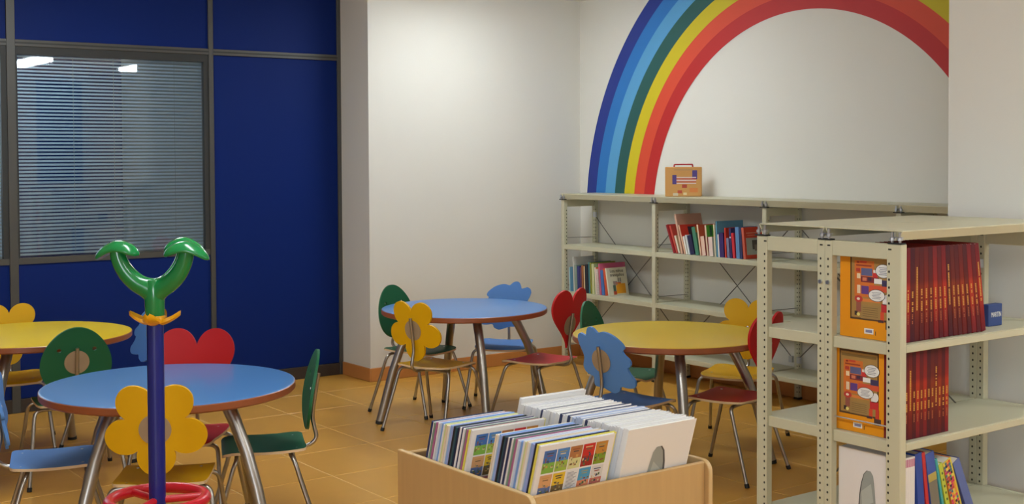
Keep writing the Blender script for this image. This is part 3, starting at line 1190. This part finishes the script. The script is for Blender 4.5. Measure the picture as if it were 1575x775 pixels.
# --- bay two, second shelf
Z2 = 0.9115
B2 = [
    (-6.272, 0.020, 0.205, 0.17, 22, (176, 34, 38), (150, 26, 34), 'dark red book leaning at the left end'),
    (-6.244, 0.016, 0.200, 0.17, 21, (190, 70, 58), (196, 78, 66), 'brick-red book leaning second from the left'),
    (-6.222, 0.018, 0.128, 0.13, 20, (196, 168, 124), (226, 214, 196), 'small beige picture book with a pale spine'),
    (-6.196, 0.018, 0.276, 0.24, 15, (196, 146, 124), (214, 170, 146), 'tall salmon book rising above the leaning row'),
    (-6.170, 0.014, 0.205, 0.19, 18, (204, 54, 38), (224, 180, 150), 'scarlet book with dark figures on its cover'),
    (-6.148, 0.016, 0.125, 0.13, 17, (236, 232, 220), (238, 234, 224), 'small white-spined book in front of the scarlet one'),
    (-6.124, 0.014, 0.135, 0.14, 16, (226, 228, 230), (230, 232, 234), 'small white book left of the navy one'),
    (-6.106, 0.044, 0.132, 0.14, 15, (40, 40, 74), (38, 40, 78), 'thick navy book leaning in the middle'),
    (-6.056, 0.036, 0.190, 0.18, 13, (72, 136, 96), (70, 130, 104), 'green book with orange top edge'),
    (-6.014, 0.014, 0.208, 0.17, 10, (214, 92, 62), (228, 200, 168), 'orange book with a cream spine'),
    (-5.994, 0.038, 0.130, 0.14, 9, (158, 28, 34), (232, 196, 176), 'small crimson book with a pale spine'),
    (-5.950, 0.016, 0.206, 0.20, 7, (84, 160, 50), (226, 196, 170), 'book with a green and orange cover above a red band'),
    (-5.928, 0.040, 0.128, 0.15, 6, (182, 184, 180), (228, 206, 196), 'small grey-covered book with a drawn portrait'),
    (-5.880, 0.014, 0.215, 0.15, 4, (214, 206, 176), (206, 196, 160), 'thin cream book standing upright'),
    (-5.862, 0.012, 0.236, 0.25, 3, (96, 150, 176), (96, 150, 176), 'tall light blue book standing behind the row'),
    (-5.846, 0.012, 0.150, 0.14, 4, (238, 236, 236), (238, 236, 236), 'thin white book beside the violet one'),
    (-5.832, 0.042, 0.160, 0.15, 4, (62, 44, 108), (58, 42, 104), 'violet book near the right end'),
    (-5.785, 0.014, 0.196, 0.18, 3, (200, 60, 44), (200, 60, 44), 'red-orange book behind the violet one'),
    (-5.768, 0.024, 0.130, 0.14, 5, (90, 100, 140), (120, 120, 150), 'small book with streaky grey-blue spine'),
    (-5.740, 0.020, 0.195, 0.16, 4, (60, 50, 96), (54, 48, 98), 'indigo book with a small white title'),
    (-5.716, 0.024, 0.165, 0.15, 6, (200, 44, 54), (204, 48, 58), 'bright red book leaning against a blue one'),
    (-5.684, 0.034, 0.205, 0.17, 4, (94, 140, 190), (98, 142, 190), 'light blue book left of the orange-red cover'),
    (-5.646, 0.016, 0.200, 0.17, 4, (52, 56, 100), (50, 54, 98), 'narrow dark blue book beside the light blue one'),
    (-5.622, 0.022, 0.205, 0.18, 6, (206, 66, 40), (196, 96, 76), 'orange-red book with a grey picture, last at the right'),
]
LAST[:] = []
for (x, t, h, d, lean, cv, sp, words) in B2:
    t *= 0.88
    x = max(x, lean_next(x, lean)) if LAST else x
    LAST[:] = [x, t, h, lean]
    o = book(words + ' on the upper wall shelf', 'books on the upper wall shelf', shelf_X(x, YS + 0.004, Z2, lean), t, h, d, flat(cv), flat(sp))
    if 'dark figures' in words:
        quads('cover_print', o, [(0.07, 0.13, 0.13, 0.19, (60, 44, 60)), (0.13, 0.12, 0.18, 0.18, (206, 180, 140))], x=t)
    if 'green book with orange' in words:
        quads('cover_print', o, [(0.0, 0.15, 0.18, 0.19, (190, 130, 50)), (0.02, 0.155, 0.05, 0.185, (60, 110, 50)), (0.08, 0.155, 0.11, 0.185, (60, 110, 50))], x=t)
    if 'above a red band' in words:
        quads('cover_print', o, [(0.0, 0.10, 0.2, 0.128, (186, 30, 34)), (0.16, 0.128, 0.2, 0.206, (220, 110, 40)), (0.03, 0.135, 0.05, 0.2, (40, 90, 70)), (0.08, 0.14, 0.1, 0.2, (30, 80, 40)), (0.0, 0.0, 0.2, 0.1, (186, 30, 34))], x=t)
    if 'portrait' in words:
        q = MB()
        q.poly([(t + 0.0008, 0.075 + 0.026 * math.cos(a), 0.07 + 0.034 * math.sin(a)) for a in [2 * PI * k / 16 for k in range(16)]], flat((132, 134, 132)))
        q.poly([(t + 0.0011, 0.081 + 0.018 * math.cos(a), 0.066 + 0.026 * math.sin(a)) for a in [2 * PI * k / 16 for k in range(16)]], flat((168, 170, 166)))
        q.build('cover_print', o)
    if 'small white title' in words:
        q = MB()
        q.box((0.003, -0.0016, 0.13), (0.017, -0.0008, 0.14), flat((200, 200, 214)))
        q.build('spine_print', o)
    if 'grey picture' in words:
        quads('cover_print', o, [(0.015, 0.025, 0.17, 0.135, (162, 166, 156)), (0.07, 0.06, 0.13, 0.12, (84, 76, 68)), (0.09, 0.05, 0.12, 0.09, (126, 112, 98)), (0.02, 0.165, 0.16, 0.169, (226, 170, 140)), (0.03, 0.15, 0.15, 0.153, (226, 150, 120))], x=t)

# --- cardboard case on top
sc = thing('cardboard_case', 'small cardboard toy suitcase with red handle on top of the wall shelves', 'suitcase', (-6.318, 6.115, 1.2985), math.radians(44))
card = M('cardboard', (204, 150, 84), 0.7, vary=0.10, scale=8)
card_e = M('cardboard_edge', (196, 160, 104), 0.7)
bev(boxo('case_body', (-0.126, -0.035, 0), (0.126, 0.035, 0.205), card, sc), 0.004)
q = MB()
q.tube(spline_pts([(-0.064, -0.015, 0.205), (-0.062, -0.015, 0.218), (-0.05, -0.015, 0.222), (0.05, -0.015, 0.222), (0.062, -0.015, 0.218), (0.064, -0.015, 0.205)], 4), 0.0052, flat((176, 40, 52)), 8)
q.build('handle', sc, smooth=50)
q = MB()


def fr(x0, z0, x1, z1, c, k):
    y = -0.0354 - k * 0.0001
    q.poly([(x0 * 0.71, y, z0), (x1 * 0.71, y, z0), (x1 * 0.71, y, z1), (x0 * 0.71, y, z1)], flat(c))


fr(-0.106, 0.085, -0.066, 0.150, (76, 56, 128), 1)
fr(0.086, 0.120, 0.134, 0.182, (76, 56, 128), 1)
for k in range(5):
    fr(-0.066, 0.088 + k * 0.0105, 0.124, 0.0945 + k * 0.0105, (226, 206, 200) if k % 2 == 0 else (196, 84, 84), 2)
fr(-0.09, 0.180, 0.09, 0.192, (186, 140, 90), 1)
fr(-0.012, 0.060, 0.035, 0.084, (176, 62, 44), 3)
fr(-0.055, 0.022, -0.012, 0.044, (186, 74, 48), 3)
fr(-0.10, 0.006, -0.05, 0.024, (206, 196, 170), 3)
fr(0.0, 0.010, 0.034, 0.028, (224, 206, 160), 3)
fr(0.06, 0.03, 0.14, 0.06, (214, 128, 60), 2)
q.build('case_print', sc)

# --- comics in the near unit
REDS = [(120, 24, 28), (158, 30, 28), (96, 22, 30), (122, 34, 24), (112, 26, 26), (136, 34, 24), (104, 22, 26), (164, 36, 30)]
ORG = M('comic_orange', (226, 146, 22), 0.4, vary=0.04)


def spine_mat(k, col):
    """spine print in bands: dark ends, hot middle (printed colour, not light)"""
    nm = 'comic_spine_%d' % k
    if nm in _MATS:
        return _MATS[nm]
    m = bpy.data.materials.new(nm)
    _MATS[nm] = m
    m.use_nodes = True
    nt = m.node_tree
    b = nt.nodes['Principled BSDF']
    b.inputs['Roughness'].default_value = 0.5
    b.inputs['Specular IOR Level'].default_value = 0.25
    tc = nt.nodes.new('ShaderNodeTexCoord')
    sx = nt.nodes.new('ShaderNodeSeparateXYZ')
    nt.links.new(tc.outputs['Object'], sx.inputs[0])
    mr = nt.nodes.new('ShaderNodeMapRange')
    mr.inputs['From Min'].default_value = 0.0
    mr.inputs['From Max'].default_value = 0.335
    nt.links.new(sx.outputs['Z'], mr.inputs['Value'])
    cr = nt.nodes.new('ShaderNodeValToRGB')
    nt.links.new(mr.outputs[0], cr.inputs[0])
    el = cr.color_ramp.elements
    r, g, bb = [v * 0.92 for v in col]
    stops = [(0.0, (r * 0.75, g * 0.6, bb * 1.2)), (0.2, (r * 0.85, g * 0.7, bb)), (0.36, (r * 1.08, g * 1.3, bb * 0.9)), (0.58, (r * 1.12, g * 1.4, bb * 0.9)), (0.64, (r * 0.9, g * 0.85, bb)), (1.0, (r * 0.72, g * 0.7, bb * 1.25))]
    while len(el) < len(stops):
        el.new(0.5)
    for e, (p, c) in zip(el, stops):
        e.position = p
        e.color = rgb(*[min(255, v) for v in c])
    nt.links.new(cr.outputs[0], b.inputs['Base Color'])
    return m


GOLD = flat((206, 150, 62))


def comic_X(y, z, lean, x=-2.738):
    # local x (thickness) -> +Y, local y (depth) -> -X, local z up; lean tips the top towards -Y
    B = Matrix(((0, -1, 0, x), (1, 0, 0, y), (0, 0, 1, z), (0, 0, 0, 1)))
    return B @ Matrix.Rotation(math.radians(-lean), 4, 'Y')


def comic_art(o, h, d, shift):
    """printed front cover seen on the -Y face: olive framed picture, balloons, colour patches, sticker.
    px coordinates of the print: 0..360 across from the open edge, 0..700 down"""
    q = MB()
    W = 0.215

    def pt(px, py, k):
        return (-0.0006 - k * 0.00012, d - (px / 360.0 * W + shift), h * (1 - py / 700.0))

    def rr(x0, y0, x1, y1, c, k):
        x0 = min(x0, (d - shift) / W * 360)
        x1 = min(x1, (d - shift) / W * 360)
        q.poly([pt(x0, y0, k), pt(x0, y1, k), pt(x1, y1, k), pt(x1, y0, k)], flat(c))

    def disc(cx, cy, rx, ry, c, k, n=24):
        q.poly([pt(cx + rx * math.cos(2 * PI * i / n), cy - ry * math.sin(2 * PI * i / n), k) for i in range(n)], flat(c))

    rr(28, 28, 322, 560, (84, 58, 34), 0)
    rr(38, 44, 312, 545, (164, 128, 70), 1)
    rr(44, 60, 306, 82, (124, 96, 52), 2)
    rr(60, 110, 205, 385, (206, 112, 46), 2)
    rr(76, 116, 96, 130, (150, 50, 40), 3)
    rr(100, 112, 150, 128, (196, 70, 50), 3)
    rr(72, 140, 186, 152, (150, 60, 40), 3)
    rr(72, 168, 102, 196, (176, 60, 50), 3)
    rr(78, 208, 104, 246, (228, 206, 170), 3)
    rr(110, 165, 192, 222, (92, 96, 136), 4)
    rr(108, 228, 240, 272, (120, 44, 56), 4)
    rr(120, 236, 150, 262, (206, 120, 90), 5)
    rr(160, 232, 186, 258, (60, 44, 70), 5)
    rr(196, 186, 230, 232, (196, 50, 52), 5)
    rr(200, 174, 222, 196, (226, 216, 206), 6)
    rr(206, 238, 262, 276, (230, 228, 226), 6)
    rr(262, 246, 322, 292, (64, 56, 92), 5)
    rr(170, 290, 325, 336, (206, 84, 56), 4)
    rr(112, 300, 166, 362, (96, 62, 132), 5)
    rr(80, 296, 104, 360, (222, 200, 170), 4)
    disc(92, 402, 30, 26, (186, 60, 54), 5)
    disc(90, 402, 12, 10, (232, 214, 200), 6)
    rr(74, 424, 110, 500, (146, 84, 70), 4)
    rr(62, 496, 84, 528, (60, 46, 44), 5)
    disc(90, 520, 12, 13, (222, 208, 120), 6)
    rr(120, 396, 250, 420, (214, 128, 62), 3)
    rr(108, 446, 248, 548, (156, 126, 76), 4)
    for k in range(5):
        rr(122, 462 + 16 * k, 234, 466 + 16 * k, (118, 92, 52), 5)
    rr(268, 360, 306, 430, (222, 218, 214), 5)
    rr(258, 424, 322, 486, (190, 44, 50), 5)
    rr(252, 486, 278, 560, (206, 76, 44), 5)
    rr(300, 486, 326, 570, (196, 60, 44), 5)
    rr(236, 546, 276, 566, (70, 48, 52), 6)
    rr(290, 560, 340, 612, (76, 54, 50), 6)
    disc(272, 178, 58, 53, (70, 64, 60), 6)
    disc(272, 178, 54, 49, (226, 226, 224), 7)
    disc(225, 365, 62, 47, (70, 64, 60), 7)
    disc(225, 365, 58, 43, (226, 226, 224), 8)
    disc(298, 388, 24, 36, (226, 224, 222), 7)
    for k in range(5):
        rr(240 + (k % 2) * 6, 150 + 13 * k, 304 - (k % 3) * 6, 155 + 13 * k, (130, 132, 142), 9)
        rr(190 + (k % 2) * 6, 342 + 11 * k, 258 - (k % 3) * 6, 346 + 11 * k, (130, 132, 142), 10)
    rr(134, 620, 202, 662, (228, 224, 216), 3)
    rr(144, 630, 192, 652, (126, 126, 156), 4)
    rr(214, 636, 220, 668, (120, 80, 30), 3)
    if shift < 0.03:
        rr(360, 0, 470, 700, (116, 26, 26), 2)
    return q.build('cover_print', o)


def spine_print(o, t, h, k):
    q = MB()
    w = min(0.0075, t * 0.4)
    c = t / 2
    segs = [(0.19, 0.30, 0.7), (0.32, 0.435, 1), (0.45, 0.56, 1)]
    if k % 7 == 3:
        segs = [(0.33, 0.80, 1)]
    for a, b, s in segs:
        n = int((b - a) * h / 0.006)
        for i in range(n):
            if random.random() < 0.06:
                continue
            z = a * h + i * 0.006
            q.poly([(c - w / 2 * s, -0.0010, z), (c + w / 2 * s, -0.0010, z), (c + w / 2 * s, -0.0010, z + 0.0046), (c - w / 2 * s, -0.0010, z + 0.0046)], GOLD if s == 1 else flat((166, 92, 50)))
    return q.build('spine_print', o)


y = 3.708
N1 = 18
LAST[:] = []
for k in range(N1):
    t = 0.0252
    lean = 0.0 if k < 4 else (k - 3) * 0.62
    y = lean_next(y, lean, 0.0004)
    LAST[:] = [y, t, 0.335, lean]
    X = comic_X(y, 0.9155, lean)
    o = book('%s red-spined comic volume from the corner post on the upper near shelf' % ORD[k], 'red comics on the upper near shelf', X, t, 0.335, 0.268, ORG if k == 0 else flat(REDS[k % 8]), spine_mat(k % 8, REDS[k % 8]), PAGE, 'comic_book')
    if k == 0:
        o['label'] = 'comic volume with orange cover facing out on the upper near shelf'
        comic_art(o, 0.335, 0.268, 0.030)
    spine_print(o, t, 0.335, k)
y = 3.708
for k in range(13):
    t = 0.0212
    X = comic_X(y, 0.5675, 0)
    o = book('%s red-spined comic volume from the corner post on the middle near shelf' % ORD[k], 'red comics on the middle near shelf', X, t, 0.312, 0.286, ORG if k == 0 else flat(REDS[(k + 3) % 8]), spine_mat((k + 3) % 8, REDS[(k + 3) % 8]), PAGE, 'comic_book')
    if k == 0:
        o['label'] = 'comic volume with orange cover facing out on the middle near shelf'
        comic_art(o, 0.312, 0.286, 0.0)
    spine_print(o, t, 0.312, k + 1)
    y += t + 0.0004

# blue sign block
sb = thing('blue_carton', 'small blue carton lettered in white behind the red comics', 'carton', (-2.80, 4.335, 0.9145))
bev(boxo('carton_body', (-0.03, 0, 0), (0, 0.092, 0.085), flat((40, 66, 124)), sb), 0.002)
me = text_mesh('MARTIN', 0.0185, flat((226, 226, 222)))
e = link('lettering', me, sb)
e.matrix_local = Matrix.Translation((0.001, 0.050, 0.044)) @ Matrix(((0, 0, 1, 0), (1, 0, 0, 0), (0, 1.5, 0, 0), (0, 0, 0, 1)))

# bottom shelf of the near unit
WHT = M('album_white', (226, 222, 220), 0.45, vary=0.02)
y = 3.708


def menhir(o, h, d, sign, x):
    """grey standing-stone picture in a dark outline; sign +1 prints on the +x face"""
    q = MB()

    def shp(s, c, k, dx=0.0):
        P = []
        prof = [(0.16, 0.0), (0.155, 0.25), (0.14, 0.45), (0.115, 0.6), (0.075, 0.72), (0.03, 0.77), (-0.03, 0.77), (-0.07, 0.72), (-0.09, 0.6), (-0.105, 0.45), (-0.12, 0.25), (-0.125, 0.0)]
        for (u, v) in prof:
            P.append((x + sign * (0.0007 + 0.0002 * k), (0.5 + (u + dx) * s) * d, v * h * (0.98 + 0.02 * s)))
        if sign < 0:
            P = P[::-1]
        q.poly(P, flat(c))
    shp(1.10, (70, 72, 76), 0, 0.012 if sign > 0 else -0.0)
    shp(1.04, (226, 222, 220), 1, -0.014)
    shp(1.0, (150, 156, 152), 2, -0.004)
    q.poly([(x + sign * 0.0015, (0.5 + a) * d, b * h) for a, b in ((0.10, 0.30), (0.12, 0.50), (-0.04, 0.62), (-0.08, 0.40))][::int(sign)], flat((174, 180, 174)))
    return q.build('cover_print', o)


for k in range(7):
    t = 0.0112
    o = book('%s thin white album from the corner post on the lowest near shelf' % ORD[k], 'white albums on the lowest near shelf', comic_X(y, 0.206, 0), t, 0.297, 0.272, WHT, WHT, PAGEW, 'album')
    if k == 0:
        o['label'] = 'white album with a grey standing stone on its cover, lowest near shelf'
        menhir(o, 0.297, 0.272, -1, 0.0)
    q = MB()
    q.poly([(0.001, -0.001, 0.262), (t - 0.001, -0.001, 0.262), (t - 0.001, -0.001, 0.29), (0.001, -0.001, 0.29)], flat((186, 110, 140)))
    q.build('spine_print', o)
    y += t + 0.0006
LAST[:] = [y - 0.0118, 0.0112, 0.297, 0]
for (t, h, d, lean, cv, sp, words, dz) in [
    (0.038, 0.305, 0.27, 6, (40, 74, 158), (38, 72, 156), 'tall royal-blue book right of the white albums', 0),
    (0.018, 0.305, 0.25, 8, (186, 40, 48), (190, 44, 50), 'slim red book leaning on the blue one', 0),
    (0.050, 0.298, 0.26, 11, (62, 92, 178), (60, 90, 170), 'blue photo book with a grey-brown landscape', 0),
    (0.012, 0.275, 0.22, 14, (60, 168, 168), (60, 160, 160), 'turquoise book peeping from behind', 0),
    (0.022, 0.255, 0.24, 17, (186, 196, 60), (186, 196, 70), 'lime-green book with a dotted spine', 0),
    (0.052, 0.262, 0.24, 21, (222, 120, 60), (214, 196, 60), 'many-coloured comic book with red and orange patches', 0),
    (0.042, 0.262, 0.25, 26, (72, 92, 158), (90, 110, 170), 'slate-blue book leaning last in the row', 0),
]:
    y = lean_next(y, lean, 0.001)
    X = comic_X(y, 0.206, lean)
    # keep the leaning foot on the shelf: the near lower edge is the pivot, lift so that nothing sinks
    o = book(words + ', lowest near shelf', 'leaning books on the lowest near shelf', X, t, h, d, flat(cv), flat(sp), PAGE)
    q = MB()
    if 'landscape' in words:
        for (a, b, c) in ((0.0, 0.19, (120, 116, 104)), (0.19, 0.22, (176, 160, 84))):
            q.poly([(0.001, -0.0012, a), (t, -0.0012, a), (t, -0.0012, b), (0.001, -0.0012, b)], flat(c))
        q.build('spine_print', o)
    elif 'many-coloured' in words:
        cl = [(196, 60, 60), (226, 140, 60), (160, 60, 110), (60, 110, 130), (224, 206, 90), (40, 40, 60), (210, 40, 100)]
        for k in range(22):
            z = 0.006 + k * 0.0115
            for a in (0.0, 0.011, 0.022, 0.033):
                q.poly([(a, -0.0012, z), (a + 0.0105, -0.0012, z), (a + 0.0105, -0.0012, z + 0.0105), (a, -0.0012, z + 0.0105)], flat(random.choice(cl)))
        q.build('spine_print', o)
    elif 'dotted' in words:
        for k in range(8):
            z = 0.03 + k * 0.026
            q.poly([(0.008, -0.0012, z), (0.016, -0.0012, z), (0.016, -0.0012, z + 0.009), (0.008, -0.0012, z + 0.009)], flat((70, 90, 50)))
        q.build('spine_print', o)
    LAST[:] = [y, t, h, lean]

# ------------------------------------------------------------------ book bin
BX0, BX1, BY0, BY1, BZ0, BZ1 = -3.385, -2.694, 2.028, 2.715, 0.27, 0.66
bn = thing('book_bin', 'light beech book bin filled with albums in the foreground', 'book bin', (0, 0, 0))
T_ = 0.018


def side_panel(y0, y1):
    q = MB()
    r = 0.035
    P = [(BX0, BZ0), (BX1 + 0.016, BZ0)]
    for i in range(7):
        a = i / 6 * PI / 2
        P.append((BX1 + 0.016 - r + r * math.cos(a), BZ1 - r + r * math.sin(a)))
    P.append((BX0, BZ1))
    n = len(P)
    o_ = len(q.v)
    q.v += [(x, y0, z) for x, z in P] + [(x, y1, z) for x, z in P]
    q.face(range(n), beech)
    q.face([n + i for i in range(n)][::-1], beech)
    for i in range(n):
        j = (i + 1) % n
        q.face((j, i, n + i, n + j), beech_edge)
    return bev(q.build('side_panel', bn), 0.004, 2)


side_panel(BY0, BY0 + T_)
side_panel(BY1 - T_, BY1)
bev(boxo('front_panel', (BX1 - 0.014, BY0 + T_, BZ0), (BX1, BY1 - T_, BZ1 - 0.004), beech, bn), 0.004)
bev(boxo('back_panel', (BX0 + 0.02, BY0 + T_, BZ0), (BX0 + 0.02 + T_, BY1 - T_, BZ1 - 0.006), beech, bn), 0.004)
boxo('bin_floor', (BX0 + 0.038, BY0 + T_, 0.485), (BX1 - 0.014, BY1 - T_, 0.500), beech, bn)
boxo('divider', (BX0 + 0.038, 2.352, 0.5), (BX1 - 0.014, 2.362, 0.60), beech, bn)
boxo('cross_divider', (-2.985, BY0 + T_, 0.5), (-2.975, 2.352, 0.64), beech, bn)
for (x, y) in ((BX0, BY0), (BX1 - 0.04, BY0), (BX0, BY1 - 0.04), (BX1 - 0.04, BY1 - 0.04)):
    boxo('leg', (x, y, 0), (x + 0.04, y + 0.04, BZ0), beech, bn)


def bin_X(x, y, z, lean=17.0):
    # local x (thickness) -> +X, local y (depth) -> +Y, z up, top tipped towards +X
    return Matrix.Translation((x, y, z)) @ Matrix.Rotation(math.radians(lean), 4, 'Y')


COLS = [('sky-blue', (140, 176, 226)), ('white', (222, 222, 226)), ('dark teal', (40, 78, 92)), ('white', (220, 222, 230)), ('navy', (34, 46, 92)), ('white', (226, 224, 224)),
        ('mauve', (166, 96, 140)), ('black', (28, 28, 36)), ('light blue', (120, 160, 222)), ('white', (228, 228, 232)), ('cream', (226, 210, 182)), ('grey-green', (120, 150, 130)),
        ('periwinkle', (150, 166, 222)), ('pale blue', (190, 206, 232)), ('navy', (30, 38, 74)), ('pale lime', (206, 214, 150)), ('white', (224, 224, 228))]


def cover_grid(o, t, h, d):
    """ten small printed covers in two rows of five and more below, faces +x"""
    q = MB()
    cells = [((60, 106, 176), (120, 170, 70)), ((76, 130, 196), (150, 180, 70)), ((166, 110, 70), (206, 206, 150)), ((190, 36, 40), (150, 30, 34)), ((190, 130, 56), (120, 150, 40)),
             ((206, 156, 110), (90, 110, 160)), ((214, 180, 50), (110, 90, 56)), ((214, 216, 220), (206, 210, 216)), ((70, 150, 196), (206, 130, 100)), ((206, 206, 206), (186, 110, 100)),
             ((100, 150, 110), (190, 170, 110)), ((180, 120, 140), (80, 120, 170)), ((206, 186, 110), (170, 80, 60)), ((90, 130, 190), (160, 170, 90)), ((196, 90, 60), (214, 190, 150))]
    x = t + 0.0004
    cw, chh = 0.172, 0.215
    for i, (c1, c2) in enumerate(cells):
        r, c = divmod(i, 5)
        y0 = d * (0.055 + c * 0.172 + 0.006)
        y1 = y0 + d * 0.160
        z1 = h * (0.945 - r * 0.245)
        z0 = z1 - h * 0.228
        zm = z0 + (z1 - z0) * 0.46
        q.poly([(x, y0, zm), (x, y1, zm), (x, y1, z1), (x, y0, z1)], flat(c1))
        q.poly([(x, y0, z0), (x, y1, z0), (x, y1, zm), (x, y0, zm)], flat(c2))
        rnd = random.Random(i * 13 + 5)
        for k in range(16):
            a, b = rnd.uniform(0.06, 0.8), rnd.uniform(0.06, 0.58)
            w, e_ = rnd.uniform(0.05, 0.2), rnd.uniform(0.03, 0.12)
            if k < 2:
                a, b, w, e_ = 0.2 + 0.08 * k, 0.84 - 0.1 * k, 0.6 - 0.16 * k, 0.045
            if i == 7:
                a, b, w, e_ = 0.1, 0.06 + k * 0.056, 0.55 + 0.25 * ((k * 7) % 3) / 2, 0.022
            cc = rnd.choice([(60, 60, 70), (196, 150, 90), (140, 70, 56), (210, 196, 156), (80, 110, 74), (56, 70, 110), (120, 96, 70), (150, 150, 110)]) if i != 7 else (120, 124, 136)
            ya, za = y0 + a * (y1 - y0), z0 + b * (z1 - z0)
            q.poly([(x + 0.0002, ya, za), (x + 0.0002, ya + w * (y1 - y0), za), (x + 0.0002, ya + w * (y1 - y0), za + e_ * (z1 - z0)), (x + 0.0002, ya, za + e_ * (z1 - z0))], flat(cc))
    return q.build('cover_print', o)


LEAN = 17.0
cl_, sl_ = math.cos(math.radians(LEAN)), math.sin(math.radians(LEAN))
AH, AD = 0.312, 0.268


def top_x_to_foot(xt, h):
    return xt - h * sl_


def album_row(n, xt_front, ztop_front, xt_back, ztop_back, y0, where, group, white=False, dy=0.0):
    t = (xt_front - xt_back) / n / 1.0 * cl_
    for k in range(n):
        f = k / max(1, n - 1)
        xt = xt_front + (xt_back - xt_front) * f - t
        zt = ztop_front + (ztop_back - ztop_front) * f
        hn = (zt - 0.504) / cl_
        h = hn + random.uniform(-0.003, 0.002) + (0.024 if white and k == n - 1 else 0.0)
        yy = y0 + dy * f + random.uniform(-0.002, 0.002)
        if white:
            nm, c = 'white', random.choice([(226, 225, 226), (220, 220, 224), (228, 226, 224)])
            sp = M('album_spine_%d_%d_%d' % c, c, 0.45, vary=0.02)
            if k in WBLUE:
                nm, c = 'navy-edged', (52, 62, 98)
                sp = flat(c)
            elif k in WPALE:
                c = (176, 190, 220)
                sp = flat(c)
            lab = '%s white-backed album from the front of the bin\'s right row' % ORD[k]
            if k in WBLUE:
                lab = '%s navy-edged album from the front among the white albums of the bin' % ORD[WBLUE.index(k)]
            elif k in WPALE:
                lab = '%s pale blue album from the front among the white albums of the bin' % ORD[WPALE.index(k)]
            o = book(lab, group, bin_X(xt - hn * sl_, yy, 0.504, LEAN), t * 0.93, h, AD, sp, sp, PAGEW, 'album')
        else:
            nm, c = COLS[(k * 5 + len(where)) % len(COLS)]
            nm2, c2 = COLS[(k * 3 + 1) % len(COLS)]
            if k == 0:
                nm, c = 'white', (224, 222, 224)
            if k == 1:
                nm, c = 'yellow', (222, 212, 90)
            cv = flat(c)
            o = book('%s album from the front of the bin\'s %s, %s cover' % (ORD[k], where, nm), group, bin_X(xt - hn * sl_, yy, 0.504, LEAN), t * 0.93, h, AD + (0.010 if k == 1 else -random.uniform(0, 0.006)), cv, cv, PAGEW, 'album')
            if k == 0:
                o['label'] = 'white album printed with rows of little covers, foremost in the bin\'s %s' % where
                cover_grid(o, t * 0.93, h, AD)
        if white and k == 0:
            o['label'] = 'white album with a grey standing stone, foremost in the right row of the bin'
            menhir(o, h, AD, 1, t * 0.93)


WBLUE = [15, 22, 25, 33]
WPALE = [17, 18, 19, 20]
album_row(24, -2.666, 0.802, -2.868, 0.796, 2.049, 'front left row', 'albums in the front left row of the bin')
album_row(23, -2.990, 0.786, -3.205, 0.776, 2.049, 'rear left row', 'albums in the rear left row of the bin')
album_row(44, -2.666, 0.803, -3.225, 0.783, 2.368, 'right row', 'white albums in the right row of the bin', white=True, dy=0.03)
